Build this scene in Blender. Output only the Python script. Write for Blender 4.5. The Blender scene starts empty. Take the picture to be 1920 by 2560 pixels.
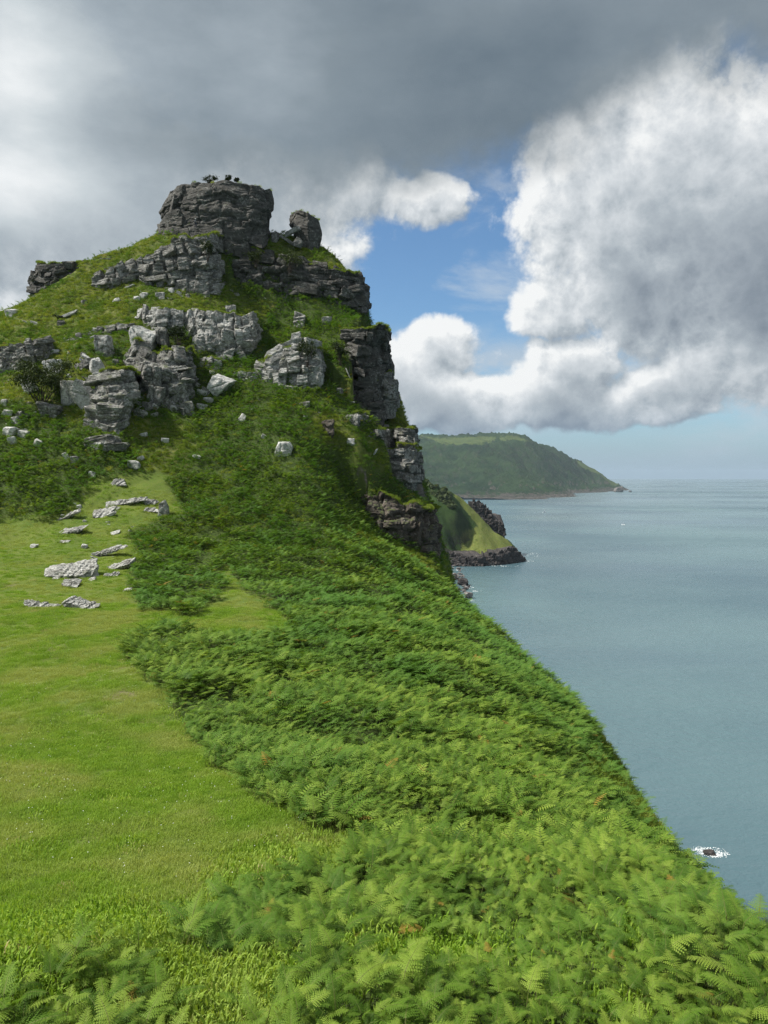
import bpy, bmesh, math, random
import numpy as np
from mathutils import Vector

sc = bpy.context.scene
COL = sc.collection
rad = math.radians

# ------------------------------------------------------------------ camera
CZ = 110.0                 # eye height above the sea (metres)
F = 1849.0                 # focal length in pixels of the 1920x2560 frame
PITCH = math.atan((1280 - 1191) / F)
cam_d = bpy.data.cameras.new('camera')
cam_d.sensor_fit = 'VERTICAL'; cam_d.sensor_height = 36.0; cam_d.sensor_width = 27.0
cam_d.lens = F / 2560 * 36.0
cam_d.clip_start = 0.1; cam_d.clip_end = 120000
cam = bpy.data.objects.new('camera', cam_d); COL.objects.link(cam)
cam.location = (0, 0, CZ); cam.rotation_euler = (math.pi / 2 - PITCH, 0, 0)
sc.camera = cam
sc.render.resolution_x = 768; sc.render.resolution_y = 1024

# ------------------------------------------------------------------ light / exposure
SUN_AZ = rad(-96)          # measured from +Y towards +X (negative: left of the view)
SUN_EL = rad(54)
SUNV = Vector((math.sin(SUN_AZ) * math.cos(SUN_EL), math.cos(SUN_AZ) * math.cos(SUN_EL), math.sin(SUN_EL)))
sd = bpy.data.lights.new('sun', 'SUN'); sd.energy = 5.0; sd.angle = rad(3.0); sd.color = (1.0, 0.955, 0.88)
sun = bpy.data.objects.new('sun', sd); COL.objects.link(sun)
sun.rotation_euler = SUNV.to_track_quat('Z', 'Y').to_euler()
sc.view_settings.view_transform = 'Standard'; sc.view_settings.look = 'None'
sc.view_settings.gamma = 1.0; sc.view_settings.use_curve_mapping = False
sc.view_settings.exposure = 0.5
sc.cycles.max_bounces = 6; sc.cycles.diffuse_bounces = 2; sc.cycles.glossy_bounces = 2
sc.cycles.transmission_bounces = 2; sc.cycles.volume_bounces = 0; sc.cycles.transparent_max_bounces = 4
sc.cycles.use_denoising = True; sc.cycles.denoising_prefilter = 'NONE'
sc.cycles.use_adaptive_sampling = True; sc.cycles.adaptive_threshold = 0.015
sc.cycles.caustics_reflective = False; sc.cycles.caustics_refractive = False

def pix_dir(px, py):
    cx = (px - 960) / F; cy = (1280 - py) / F
    c, s = math.cos(PITCH), math.sin(PITCH)
    return np.array([cx, c + cy * s, -s + cy * c])
def P(px, py, Y):
    d = pix_dir(px, py); d = d * (Y / d[1])
    return np.array([d[0], d[1], d[2] + CZ])
def to_pix(p):
    p = np.asarray(p, float); x = p[..., 0]; y = p[..., 1]; z = p[..., 2] - CZ
    c, s = math.cos(PITCH), math.sin(PITCH)
    w = np.maximum(y * c - z * s, 1e-3); cy = y * s + z * c
    return 960 + F * x / w, 1280 - F * cy / w, w
def sky_ae(px, py):
    d = pix_dir(px, py); d = d / np.linalg.norm(d)
    return math.atan2(d[0], d[1]), math.asin(d[2])

# ------------------------------------------------------------------ node helper
class NT:
    def __init__(s, tree): s.t = tree; s.n = tree.nodes; s.l = tree.links
    def new(s, typ, **kw):
        n = s.n.new(typ)
        for k, v in kw.items():
            if k == 'ins':
                for kk, vv in v.items(): s.put(n.inputs[kk], vv)
            else: setattr(n, k, v)
        return n
    def put(s, sock, v):
        if isinstance(v, bpy.types.NodeSocket): s.l.new(v, sock)
        elif isinstance(v, bpy.types.Node): s.l.new(v.outputs[0], sock)
        elif v is not None: sock.default_value = v
    def m(s, op, a=None, b=None, c=None, clamp=False):
        n = s.n.new('ShaderNodeMath'); n.operation = op; n.use_clamp = clamp
        for i, v in enumerate((a, b, c)):
            if v is not None: s.put(n.inputs[i], v)
        return n.outputs[0]
    def vm(s, op, a=None, b=None, scale=None):
        n = s.n.new('ShaderNodeVectorMath'); n.operation = op
        if a is not None: s.put(n.inputs[0], a)
        if b is not None: s.put(n.inputs[1], b)
        if scale is not None: s.put(n.inputs['Scale'], scale)
        return n.outputs[1] if op in ('DOT_PRODUCT', 'LENGTH', 'DISTANCE') else n.outputs[0]
    def noise(s, vec, scale, detail=4, rough=0.55, lac=2.0, dist=0.0, out=0, typ='FBM'):
        n = s.n.new('ShaderNodeTexNoise'); n.noise_type = typ
        if vec is not None: s.put(n.inputs['Vector'], vec)
        s.put(n.inputs['Scale'], scale); n.inputs['Detail'].default_value = detail
        n.inputs['Roughness'].default_value = rough; n.inputs['Lacunarity'].default_value = lac
        n.inputs['Distortion'].default_value = dist
        return n.outputs[out]
    def sstep(s, v, lo, hi, a=0.0, b=1.0, lin=False):
        n = s.n.new('ShaderNodeMapRange'); n.interpolation_type = 'LINEAR' if lin else 'SMOOTHSTEP'
        s.put(n.inputs[0], v); s.put(n.inputs[1], lo); s.put(n.inputs[2], hi); s.put(n.inputs[3], a); s.put(n.inputs[4], b)
        return n.outputs[0]
    def mix(s, f, a, b, blend='MIX'):
        n = s.n.new('ShaderNodeMix'); n.data_type = 'RGBA'; n.blend_type = blend
        s.put(n.inputs[0], f)
        for k, v in ((6, a), (7, b)):
            if isinstance(v, (tuple, list)) and len(v) == 3: v = (*v, 1)
            s.put(n.inputs[k], v)
        return n.outputs[2]
    def mixf(s, f, a, b):
        n = s.n.new('ShaderNodeMix'); s.put(n.inputs[0], f); s.put(n.inputs[2], a); s.put(n.inputs[3], b)
        return n.outputs[0]
    def xyz(s, v):
        n = s.n.new('ShaderNodeSeparateXYZ'); s.put(n.inputs[0], v); return n.outputs
    def comb(s, x, y, z):
        n = s.n.new('ShaderNodeCombineXYZ'); s.put(n.inputs[0], x); s.put(n.inputs[1], y); s.put(n.inputs[2], z); return n.outputs[0]
    def ramp(s, f, stops, interp='LINEAR'):
        n = s.n.new('ShaderNodeValToRGB'); n.color_ramp.interpolation = interp
        e = n.color_ramp.elements
        while len(e) < len(stops): e.new(0.5)
        for el, (p, c) in zip(e, sorted(stops, key=lambda q: q[0])):
            el.position = p; el.color = c if len(c) == 4 else (*c, 1)
        s.put(n.inputs[0], f); return n.outputs[0]

# ------------------------------------------------------------------ world: sky with clouds
def build_world():
    w = bpy.data.worlds.new('World'); sc.world = w; w.use_nodes = True
    w.node_tree.nodes.clear()
    N = NT(w.node_tree)
    out = N.new('ShaderNodeOutputWorld'); bg = N.new('ShaderNodeBackground')
    N.l.new(bg.outputs[0], out.inputs[0]); bg.inputs[1].default_value = 0.09
    sky = N.new('ShaderNodeTexSky', sky_type='NISHITA', sun_disc=False)
    sky.sun_elevation = SUN_EL; sky.sun_rotation = SUN_AZ
    sky.altitude = 110; sky.air_density = 1.0; sky.dust_density = 0.8; sky.ozone_density = 2.0
    D = N.new('ShaderNodeTexCoord').outputs['Generated']

    # density of the heaped clouds: ellipses round the heaps, broken up by noise
    heaps = [  # px, py, rx, ry, weight
        (1725, 490, 290, 220, 1.0), (1540, 430, 140, 150, .95), (1910, 640, 300, 190, 1.0), (1545, 705, 150, 80, .75),
        (1130, 862, 100, 48, .66), (1440, 890, 82, 72, .85),
        (1330, 975, 230, 62, .66), (1620, 985, 230, 52, .62), (1830, 950, 150, 60, .6), (1400, 745, 80, 46, .55), (1000, 950, 120, 90, 1.0), (1120, 985, 150, 66, .95), (1300, 1015, 150, 36, .6), (1510, 1015, 130, 34, .55), (1690, 1035, 130, 22, .5), (1240, 945, 62, 38, .75), (1355, 965, 66, 40, .75), (1565, 960, 62, 36, .72), (1665, 985, 66, 28, .65), (1765, 1000, 60, 22, .6),
        (1850, 885, 95, 34, .62), (1870, 985, 90, 20, .45),
        (1035, 530, 115, 46, .62), (930, 540, 90, 60, .5),
        (120, 560, 330, 160, 1.0), (0, 330, 260, 220, 1.0), (330, 640, 260, 100, .8), (30, 740, 60, 60, .6),
        (560, 560, 300, 140, .9),
    ]
    g = bpy.data.node_groups.new('cloud_density', 'ShaderNodeTree')
    g.interface.new_socket('dir', in_out='INPUT', socket_type='NodeSocketVector')
    g.interface.new_socket('density', in_out='OUTPUT', socket_type='NodeSocketFloat')
    G = NT(g); gi = G.new('NodeGroupInput'); go = G.new('NodeGroupOutput')
    d = gi.outputs[0]
    wv = G.noise(d, 5.0, 4, .55, out=1)
    wx = G.xyz(G.vm('SUBTRACT', wv, (.5, .5, .5)))
    x, y, z = G.xyz(d)[:3]
    a = G.m('ADD', G.m('ARCTAN2', x, y), G.m('MULTIPLY', wx[0], .17))
    e = G.m('ADD', G.m('ARCSINE', z), G.m('MULTIPLY', wx[1], .12))
    acc = None
    for (px, py, rx, ry, wt) in heaps:
        a0, e0 = sky_ae(px, py)
        qa = G.m('MULTIPLY', G.m('SUBTRACT', a, a0), F / rx); qe = G.m('MULTIPLY', G.m('SUBTRACT', e, e0), F / ry)
        r2 = G.m('MULTIPLY_ADD', qa, qa, G.m('MULTIPLY', qe, qe))
        v = G.m('MULTIPLY_ADD', r2, -wt * .62, wt)
        if acc is None: acc = v
        else: acc = G.m('SMOOTH_MAX', acc, v, .25)
    # broken cloud beyond the frame, the same kind of sky all the way round
    far = G.m('MULTIPLY_ADD', G.noise(d, 2.2, 2, .5), 3.2, -1.35)
    off = G.sstep(G.m('ABSOLUTE', G.m('ARCTAN2', x, y)), .55, .85)
    acc = G.mixf(off, acc, far)
    n1 = G.noise(d, 7.0, 7, .58)
    vo = G.new('ShaderNodeTexVoronoi', feature='F1'); G.put(vo.inputs['Vector'], G.vm('ADD', d, G.vm('SCALE', G.noise(d, 12.0, 2, out=1), None, .035)))
    vo.normalize = True; vo.inputs['Scale'].default_value = 13.0; vo.inputs['Detail'].default_value = 4.0; vo.inputs['Roughness'].default_value = .6; vo.inputs['Lacunarity'].default_value = 2.2
    acc = G.m('MAXIMUM', acc, -1.4)
    acc = G.m('MULTIPLY_ADD', G.m('SUBTRACT', n1, .5), 2.5, acc)
    acc = G.m('MULTIPLY_ADD', G.m('SUBTRACT', .40, vo.outputs['Distance']), 1.8, acc)
    G.l.new(acc, go.inputs[0])
    def dens(v):
        n = N.new('ShaderNodeGroup'); n.node_tree = g; N.put(n.inputs[0], v); return n.outputs[0]
    D0 = dens(D)
    toS = Vector((-.6, 0.0, .8)) * .022
    D1 = dens(N.vm('NORMALIZE', N.vm('ADD', D, tuple(toS))))
    dx, dy, dz = N.xyz(D)[:3]
    az = N.m('ARCTAN2', dx, dy); el = N.m('ARCSINE', dz)
    sunlit = N.vm('DOT_PRODUCT', D, tuple(SUNV))
    alpha = N.sstep(D0, -.10, .36)
    emb = N.m('SUBTRACT', D0, D1)
    thick = N.sstep(D0, .3, 1.7)
    # a heap is white where it faces the sun and greys towards its thick middle
    lit = N.m('MULTIPLY_ADD', N.m('MULTIPLY', emb, N.m('MULTIPLY_ADD', thick, -.7, 1.0)), .8, N.m('MULTIPLY_ADD', thick, -.46, .86))
    lit = N.m('ADD', lit, N.m('MULTIPLY', N.m('SUBTRACT', N.noise(D, 5.0, 4, .55), .5), .26))
    for (px, py, rx, ry, amt) in [(1760, 720, 300, 130, -.26), (1250, 1070, 420, 40, -.15), (1480, 960, 160, 60, -.08), (1700, 960, 200, 70, -.1), (1880, 830, 160, 80, -.14), (1560, 300, 160, 80, .1)]:
        a0, e0 = sky_ae(px, py)
        qa = N.m('MULTIPLY', N.m('SUBTRACT', az, a0), F / rx); qe = N.m('MULTIPLY', N.m('SUBTRACT', el, e0), F / ry)
        lit = N.m('MULTIPLY_ADD', N.m('EXPONENT', N.m('MULTIPLY', N.m('MULTIPLY_ADD', qa, qa, N.m('MULTIPLY', qe, qe)), -1.0)), amt, lit)
    lit = N.m('MAXIMUM', N.m('MINIMUM', lit, 1.0), .12)
    hc = N.ramp(lit, [(0.0, (1.3, 1.6, 2.0)), (.25, (1.95, 2.3, 2.7)), (.55, (3.4, 3.8, 4.15)), (.8, (5.3, 5.6, 5.85)), (1.0, (7.3, 7.4, 7.4))])
    # the grey cloud deck overhead, its lower rim descending to the left
    rim = [(-960, 700), (0, 690), (300, 640), (520, 600), (800, 560), (980, 480), (1180, 440), (1330, 405), (1420, 350), (1560, 285), (1750, 245), (1920, 205), (2600, 50)]
    lo, hi = -1.0, 1.0
    st = []
    for px, py in rim:
        A, E = sky_ae(px, py); st.append(((A - lo) / (hi - lo), (E, E, E)))
    eb = N.ramp(N.m('MULTIPLY_ADD', az, 1 / (hi - lo), -lo / (hi - lo), clamp=True), st, 'B_SPLINE')
    wn = N.noise(D, 5.0, 7, .55); wn2 = N.noise(D, 16.0, 6, .62)
    dd = N.m('SUBTRACT', el, eb)
    dd = N.m('ADD', dd, N.m('MULTIPLY', N.m('SUBTRACT', wn, .5), .22))
    dd = N.m('ADD', dd, N.m('MULTIPLY', N.m('SUBTRACT', wn2, .5), .07))
    back = N.sstep(N.m('ABSOLUTE', az), 1.0, 1.5)
    broken = N.sstep(N.noise(D, 2.6, 6, .55), .42, .58)
    deck = N.sstep(dd, -.035, .075)
    deck = N.mixf(back, deck, broken)
    bright = N.m('MULTIPLY_ADD', N.m('SUBTRACT', N.noise(N.vm('MULTIPLY', D, (1, 1, 2.0)), 3.2, 6, .5), .5), .8, N.m('MULTIPLY_ADD', sunlit, .62, .10))
    bright = N.m('ADD', bright, N.m('MULTIPLY', N.m('SUBTRACT', N.noise(N.vm('MULTIPLY', D, (1, 1, 2.2)), 9.0, 7, .6), .5), .34))
    # thin places where the deck glows: upper left
    for (px, py, rx, ry, amt) in [(30, 150, 150, 190, .5), (120, 500, 330, 150, .45), (260, 90, 140, 110, .2), (620, 140, 260, 120, .08), (560, 300, 400, 90, -.1), (1250, 120, 450, 130, -.09), (250, 350, 350, 60, -.13)]:
        a0, e0 = sky_ae(px, py)
        qa = N.m('MULTIPLY', N.m('SUBTRACT', az, a0), F / rx); qe = N.m('MULTIPLY', N.m('SUBTRACT', el, e0), F / ry)
        r2 = N.m('MULTIPLY_ADD', qa, qa, N.m('MULTIPLY', qe, qe))
        bright = N.m('MULTIPLY_ADD', N.m('EXPONENT', N.m('MULTIPLY', r2, -1.0)), amt, bright)
    dc = N.ramp(bright, [(0.0, (1.15, 1.5, 1.8)), (.3, (1.85, 2.25, 2.55)), (.55, (3.0, 3.45, 3.8)), (.8, (4.8, 5.25, 5.5)), (1.0, (7.0, 7.2, 7.3))])
    # clear air: the physical sky, paler towards the horizon by itself
    base = N.mix(1.0, sky.outputs[0], (.72, .93, 1.05, 1), 'MULTIPLY')
    bank = N.m('MULTIPLY', N.m('MULTIPLY', N.sstep(el, .04, .085), N.sstep(el, .14, .22, 1, 0)), N.sstep(N.noise(N.vm('MULTIPLY', D, (1, 1, 2.0)), 8.0, 8, .6), .38, .62))
    base = N.mix(N.m('MULTIPLY', bank, .75), base, (4.3, 4.75, 5.2))
    wisp = N.m('MULTIPLY', N.sstep(N.noise(N.vm('MULTIPLY', D, (1, 1, 2.4)), 5.5, 9, .62, dist=.3), .50, .74), .55)
    base = N.mix(wisp, base, (5.2, 5.6, 5.9))
    c = N.mix(alpha, base, hc)
    c = N.mix(N.m('MULTIPLY', deck, .97), c, dc)
    # low veil on the horizon, and a sea-coloured nothing below it
    veil = N.sstep(el, -.01, .11, .8, 0.0)
    c = N.mix(veil, c, (2.6, 3.45, 4.5))
    N.l.new(c, bg.inputs[0])
    w.cycles.sampling_method = 'MANUAL'; w.cycles.sample_map_resolution = 512
build_world()

# ------------------------------------------------------------------ numpy noise
_rng = np.random.RandomState(7)
_perm = np.concatenate([_rng.permutation(512)] * 3).astype(np.int64)
_grad = _rng.normal(size=(512, 3)); _grad /= np.linalg.norm(_grad, axis=1)[:, None]
def perlin(p):
    p = np.asarray(p, float); i = np.floor(p).astype(np.int64); f = p - i; u = f * f * f * (f * (f * 6 - 15) + 10)
    r = 0
    for dx in (0, 1):
        for dy in (0, 1):
            for dz in (0, 1):
                h = _perm[_perm[_perm[(i[:, 0] + dx) & 511] + ((i[:, 1] + dy) & 511)] + ((i[:, 2] + dz) & 511)] & 511
                g = _grad[h]
                dot = g[:, 0] * (f[:, 0] - dx) + g[:, 1] * (f[:, 1] - dy) + g[:, 2] * (f[:, 2] - dz)
                wx = u[:, 0] if dx else 1 - u[:, 0]; wy = u[:, 1] if dy else 1 - u[:, 1]; wz = u[:, 2] if dz else 1 - u[:, 2]
                r = r + dot * wx * wy * wz
    return r * 1.5
def fbm(p, scale=1.0, octv=4, gain=.5):
    p = np.asarray(p, float) * scale; a = 1.0; r = 0
    for k in range(octv):
        r = r + a * perlin(p + 17.3 * k); p = p * 2.03; a *= gain
    return r
def fbm2(x, y, scale, octv=4, gain=.5, z=0.0):
    s = np.shape(x); q = np.stack([np.ravel(x), np.ravel(y), np.full(np.size(x), z)], 1)
    return fbm(q, scale, octv, gain).reshape(s)
def hash01(*k):
    h = np.zeros(np.shape(k[0]), np.int64) + 911
    for q in k: h = (h * 73856093 ^ (np.asarray(q).astype(np.int64) * 19349663 + 83492791)) & 0x7fffffff
    h = (h ^ (h >> 13)) * 1274126177 & 0x7fffffff
    return ((h ^ (h >> 16)) & 0xffff) / 65535.0
def sm(x, a, b):
    t = np.clip((x - a) / (b - a), 0, 1); return t * t * (3 - 2 * t)

# ------------------------------------------------------------------ object helpers
def mesh_obj(name, verts, faces, mat=None, parent=None, smooth=True):
    me = bpy.data.meshes.new(name)
    v = np.asarray(verts, dtype=np.float32)
    if isinstance(faces, np.ndarray):
        k = faces.shape[1]
        me.vertices.add(len(v)); me.vertices.foreach_set('co', v.ravel())
        me.loops.add(faces.size); me.loops.foreach_set('vertex_index', faces.astype(np.int32).ravel())
        me.polygons.add(len(faces)); me.polygons.foreach_set('loop_start', np.arange(0, faces.size, k, dtype=np.int32))
        me.polygons.foreach_set('use_smooth', np.full(len(faces), smooth))
        me.update(calc_edges=True)
    else:
        me.from_pydata([tuple(q) for q in v], [], faces)
        me.polygons.foreach_set('use_smooth', np.full(len(me.polygons), smooth)); me.update()
    for m in (mat if isinstance(mat, (list, tuple)) else [mat]):
        if m: me.materials.append(m)
    o = bpy.data.objects.new(name, me); COL.objects.link(o)
    if parent: o.parent = parent
    return o
def empty(name, loc=(0, 0, 0)):
    o = bpy.data.objects.new(name, None); COL.objects.link(o); o.location = tuple(loc); o.empty_display_size = .3
    return o
def tag(o, label=None, cat=None, group=None, kind=None):
    if label: o['label'] = label
    if cat: o['category'] = cat
    if group: o['group'] = group
    if kind: o['kind'] = kind
    return o
def attr(me, name, vals, typ='FLOAT', dom='POINT'):
    a = me.attributes.new(name, typ, dom)
    a.data.foreach_set('vector' if typ == 'FLOAT_VECTOR' else 'value', np.asarray(vals, dtype=np.int32 if typ == 'INT' else np.float32).ravel())
def grid_faces(nr, nc, wrap=False):
    i = np.arange(nr - 1)[:, None] * nc; j = np.arange(nc - 1)[None, :]
    a = (i + j).ravel()
    return np.stack([a, a + 1, a + nc + 1, a + nc], 1)

# ------------------------------------------------------------------ materials
def new_mat(name):
    m = bpy.data.materials.new(name); m.use_nodes = True; m.node_tree.nodes.clear()
    N = NT(m.node_tree); out = N.new('ShaderNodeOutputMaterial')
    return m, N, out
def principled(N, out, color, rough=.9, normal=None, spec=.3, **kw):
    b = N.new('ShaderNodeBsdfPrincipled')
    N.put(b.inputs['Base Color'], color if not isinstance(color, tuple) or len(color) == 4 else (*color, 1)); N.put(b.inputs['Roughness'], rough)
    b.inputs['Specular IOR Level'].default_value = spec
    if normal is not None: N.put(b.inputs['Normal'], normal)
    for k, v in kw.items(): N.put(b.inputs[k], v)
    N.l.new(b.outputs[0], out.inputs[0]); return b
def bump(N, h, strength=.5, dist=.1, nrm=None):
    b = N.new('ShaderNodeBump'); b.inputs['Strength'].default_value = strength; b.inputs['Distance'].default_value = dist
    N.put(b.inputs['Height'], h)
    if nrm is not None: N.put(b.inputs['Normal'], nrm)
    return b.outputs[0]

def mat_rock(name, dark, mid, pale, lichen=.35, moss=.5, dip=(.0, .0), scale=1.0, mossc=((.045, .07, .016), (.09, .12, .03))):
    m, N, out = new_mat(name)
    geo = N.new('ShaderNodeNewGeometry'); p = geo.outputs['Position']; nz = N.xyz(geo.outputs['Normal'])[2]
    tx = N.xyz(p)
    zz = N.m('ADD', tx[2], N.m('ADD', N.m('MULTIPLY', tx[0], dip[0]), N.m('MULTIPLY', tx[1], dip[1])))
    q = N.comb(N.m('MULTIPLY', tx[0], .35), N.m('MULTIPLY', tx[1], .35), N.m('MULTIPLY', zz, 2.6))
    strata = N.noise(q, 1.0 * scale, 6, .62, dist=.3)
    strata2 = N.noise(N.vm('MULTIPLY', q, (2.2, 2.2, 3.4)), 1.0 * scale, 4, .6)
    blot = N.noise(p, .55 * scale, 5, .6)
    fine = N.noise(p, 5.0 * scale, 6, .7)
    c = N.mix(N.sstep(strata, .32, .68), dark, mid)
    c = N.mix(N.sstep(N.m('ADD', N.m('MULTIPLY', blot, .6), N.m('MULTIPLY', fine, .4)), .40, .64), c, mid)
    lic = N.noise(p, 2.6 * scale, 7, .72)
    lw = N.m('ADD', N.m('MULTIPLY', lic, .72), N.m('MULTIPLY', blot, .38))
    c = N.mix(N.m('MULTIPLY', N.sstep(lw, .60 - .14 * lichen, .70 - .08 * lichen), .85), c, pale)
    rust = N.sstep(N.noise(p, .9 * scale, 4, .6), .60, .75)
    c = N.mix(N.m('MULTIPLY', rust, .35), c, (.16, .125, .075))
    vor = N.new('ShaderNodeTexVoronoi', feature='DISTANCE_TO_EDGE'); N.put(vor.inputs['Vector'], N.vm('ADD', N.vm('MULTIPLY', p, (1.0, 1.0, 2.2)), N.noise(p, 1.2, 3, out=1))); vor.inputs['Scale'].default_value = .8 * scale
    crack = N.sstep(vor.outputs['Distance'], 0.0, .05, 1.0, 0.0)
    c = N.mix(N.m('MULTIPLY', crack, .55), c, (.03, .03, .027))
    mo = N.m('MULTIPLY', N.sstep(nz, .45, .8), N.sstep(N.noise(p, .9, 5, .65), .62 - .3 * moss, .74 - .3 * moss))
    mc = N.mix(N.noise(p, 1.7, 4), mossc[0], mossc[1])
    c = N.mix(N.m('MULTIPLY', mo, min(1.0, moss * 1.6)), c, mc)
    h = N.m('ADD', N.m('MULTIPLY', strata, .5), N.m('ADD', N.m('MULTIPLY', strata2, .35), N.m('MULTIPLY', fine, .25)))
    h = N.m('SUBTRACT', h, N.m('MULTIPLY', crack, .35))
    principled(N, out, c, .92, bump(N, h, .9, .16), .25)
    return m
M = {}
M['tower'] = mat_rock('dark_slate_rock', (.038, .037, .034), (.088, .084, .076), (.24, .24, .22), .2, .3)
M['crag'] = mat_rock('grey_slate_rock', (.075, .073, .068), (.17, .165, .15), (.36, .36, .34), .5, .45)
M['outcrop'] = mat_rock('pale_slate_rock', (.10, .098, .09), (.23, .225, .205), (.44, .44, .42), .8, .4)
M['boulder'] = mat_rock('lichened_boulder_rock', (.15, .148, .138), (.34, .335, .315), (.58, .58, .55), 1.3, .2, scale=1.6)
M['slab'] = mat_rock('weathered_slab_rock', (.10, .095, .085), (.28, .275, .25), (.52, .52, .49), .9, .25, dip=(-.45, .1), scale=1.9)
M['brown'] = mat_rock('brown_cliff_rock', (.040, .033, .027), (.095, .08, .065), (.25, .23, .2), .1, .5)
M['shore'] = mat_rock('wet_shore_rock', (.020, .018, .018), (.052, .045, .043), (.13, .12, .115), .2, .15, scale=.12, mossc=((.05, .07, .02), (.1, .12, .035)))
M['beach'] = mat_rock('beach_boulder_rock', (.06, .054, .05), (.15, .135, .125), (.33, .31, .3), .5, 0.02, scale=.25)

# ------------------------------------------------------------------ main hill (height field through surveyed points)
CTRL = [  # px, py, depth Y
 # meadow and foreground, left to right
 (50,2560,8),(50,2300,12.6),(50,2000,21),(50,1700,38),(50,1500,60),(50,1380,80),(50,1290,92),(-500,2200,15),(-500,1700,38),(-400,1350,82),(-900,2400,11),(-900,1800,32),
 (480,2560,8),(480,2300,12.5),(480,2000,21),(480,1700,37),(480,1500,62),(480,1350,88),
 (250,1850,28),(250,1600,47),(250,1420,75),
 (800,2560,7.5),(800,2300,12),(800,2060,19),(800,1900,26.5),(800,1700,41),(800,1500,68),(800,1350,92),
 (1100,2560,7.8),(1100,2300,12.4),(1100,2100,18.5),(1100,1900,28.5),(1100,1750,41),(1100,1600,60),(1050,1480,86),
 (1400,2560,8.2),(1400,2300,12.8),(1400,2120,18.6),(1300,1950,27),(1330,1800,42),(1220,1650,62),(1150,1530,84),
 (1650,2500,9),(1700,2250,13.6),(1550,2120,19),(1900,2560,8.5),
 # hill flank
 (50,1200,98),(50,1100,106),(50,1000,114),(50,900,124),(50,800,136),(10,785,140),
 (250,1260,95),(250,1150,103),(250,1060,110),(250,920,121),(250,800,134),(250,720,142),
 (480,1200,105),(480,1050,117),(480,910,128),(400,900,126),(480,765,137),(480,735,140),
 (360,705,142),(640,770,143),(620,890,131),(620,1000,122),(640,1150,109.5),
 (800,1350,92),(800,1200,106),(800,1100,115),(760,1000,123),(830,985,126),(800,850,138),(720,760,145.5),(860,775,146),
 (900,1120,118),(900,1000,128),(930,940,132.5),(870,1195,116),(830,1290,101),
 (960,1352,111),(922,1302,112),(950,1210,119),(1000,1140,127),(960,1040,130),(1020,1050,134),
 (1035,1386,112.5),(1040,1240,123),
 # crest
 (0,788,143),(80,750,147),(150,690,150),(215,655,150),(300,640,148),(340,622,148),(400,592,149),
 (480,575,149),(560,600,149.5),(660,612,151),(740,630,151.5),(800,640,152),(850,675,151),(875,700,152),
 (900,780,148),(930,822,142),
]
SIL = [(1092,1400,113.5),(1158,1490,99),(1276,1582,85),(1415,1715,66),(1508,1830,54),(1530,1900,48),(1604,1985,43),(1668,2085,37),(1690,2145,33),(1760,2190,21),(1920,2262,14.5),(2250,2420,9)]
pts = [P(*q) for q in CTRL]
pts += [np.array(q, float) for q in [(0,0,CZ-1.75),(-6,0,CZ-1.9),(6,0,CZ-3),(0,2,CZ-3.2),(0,4,CZ-4.7),(-4,4,CZ-4.6),(4,4,CZ-5.2),(0,6,CZ-5.7),(-6,-5,CZ-1.0),(5,-5,CZ-1.8),(-30,-5,CZ-4),(-30,5,CZ-5),(14,-5,CZ-10)]]
for q in SIL:
    c = P(*q); c[2] -= 1.05 if q[2] < 60 else 1.2; pts.append(c)
    for ddx, ddz in ((7, -13), (25, -47), (62, -112), (95, -120)):
        pts.append(np.array([c[0] + ddx, c[1] + ddx * .06, max(c[2] + ddz, -6)]))
# seaward wall of the crag and what lies behind the crest
for (px, py, Y) in [(962,935,140),(978,1005,138),(1022,1062,134),(1024,1160,133),(1064,1238,127)]:
    c = P(px, py, Y); pts.append(c); hi_pt = py < 1100
    for ddx, ddz in ((6, -26), (16, -60), (45, -125), (80, -128)):
        if hi_pt and ddx < 40: pts.append(np.array([c[0] + ddx * .9 + 3, c[1] + 16 + ddx * .5, c[2] + ddz]))
        else: pts.append(np.array([c[0] + ddx, c[1] + 2, max(c[2] + ddz, -8)]))
for (px, Y, z) in [(0,165,CZ+24),(300,172,CZ+32),(600,172,CZ+40),(800,172,CZ+38),(930,170,CZ+22),(1000,170,CZ-20),(1050,175,CZ-70),(100,210,CZ),(500,215,CZ),(800,220,CZ-10),(1000,220,CZ-70),(0,300,60),(600,300,40),(900,300,10),(1100,300,-10)]:
    c = P(px, 1191, Y); pts.append(np.array([c[0], Y, z]))
for (x, y, z) in [(-120,40,CZ-12),(-120,90,CZ-5),(-130,130,CZ+8),(-130,160,CZ+5),(-130,210,CZ-10),(-130,300,60),(-90,20,CZ-10),(-60,60,CZ-9.5),(100,0,-6),(60,0,10),(30,0,CZ-46),(130,150,-8),(130,300,-10),(130,60,-8)]:
    pts.append(np.array([x, y, z], float))
pts = np.array(pts)
_w = np.ones(len(pts))
def _rbf_fit(pts, c=2.5, lam=.05):
    xy = pts[:, :2]; n = len(xy)
    r = np.sqrt(((xy[:, None] - xy[None]) ** 2).sum(-1) + c * c)
    A = np.zeros((n + 3, n + 3)); A[:n, :n] = -r + 0; A[:n, :n] -= lam * np.eye(n) * -1
    A[:n, n] = 1; A[:n, n + 1:] = xy; A[n, :n] = 1; A[n + 1:, :n] = xy.T
    s = np.linalg.solve(A, np.concatenate([pts[:, 2], np.zeros(3)]))
    return xy, s, c
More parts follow.
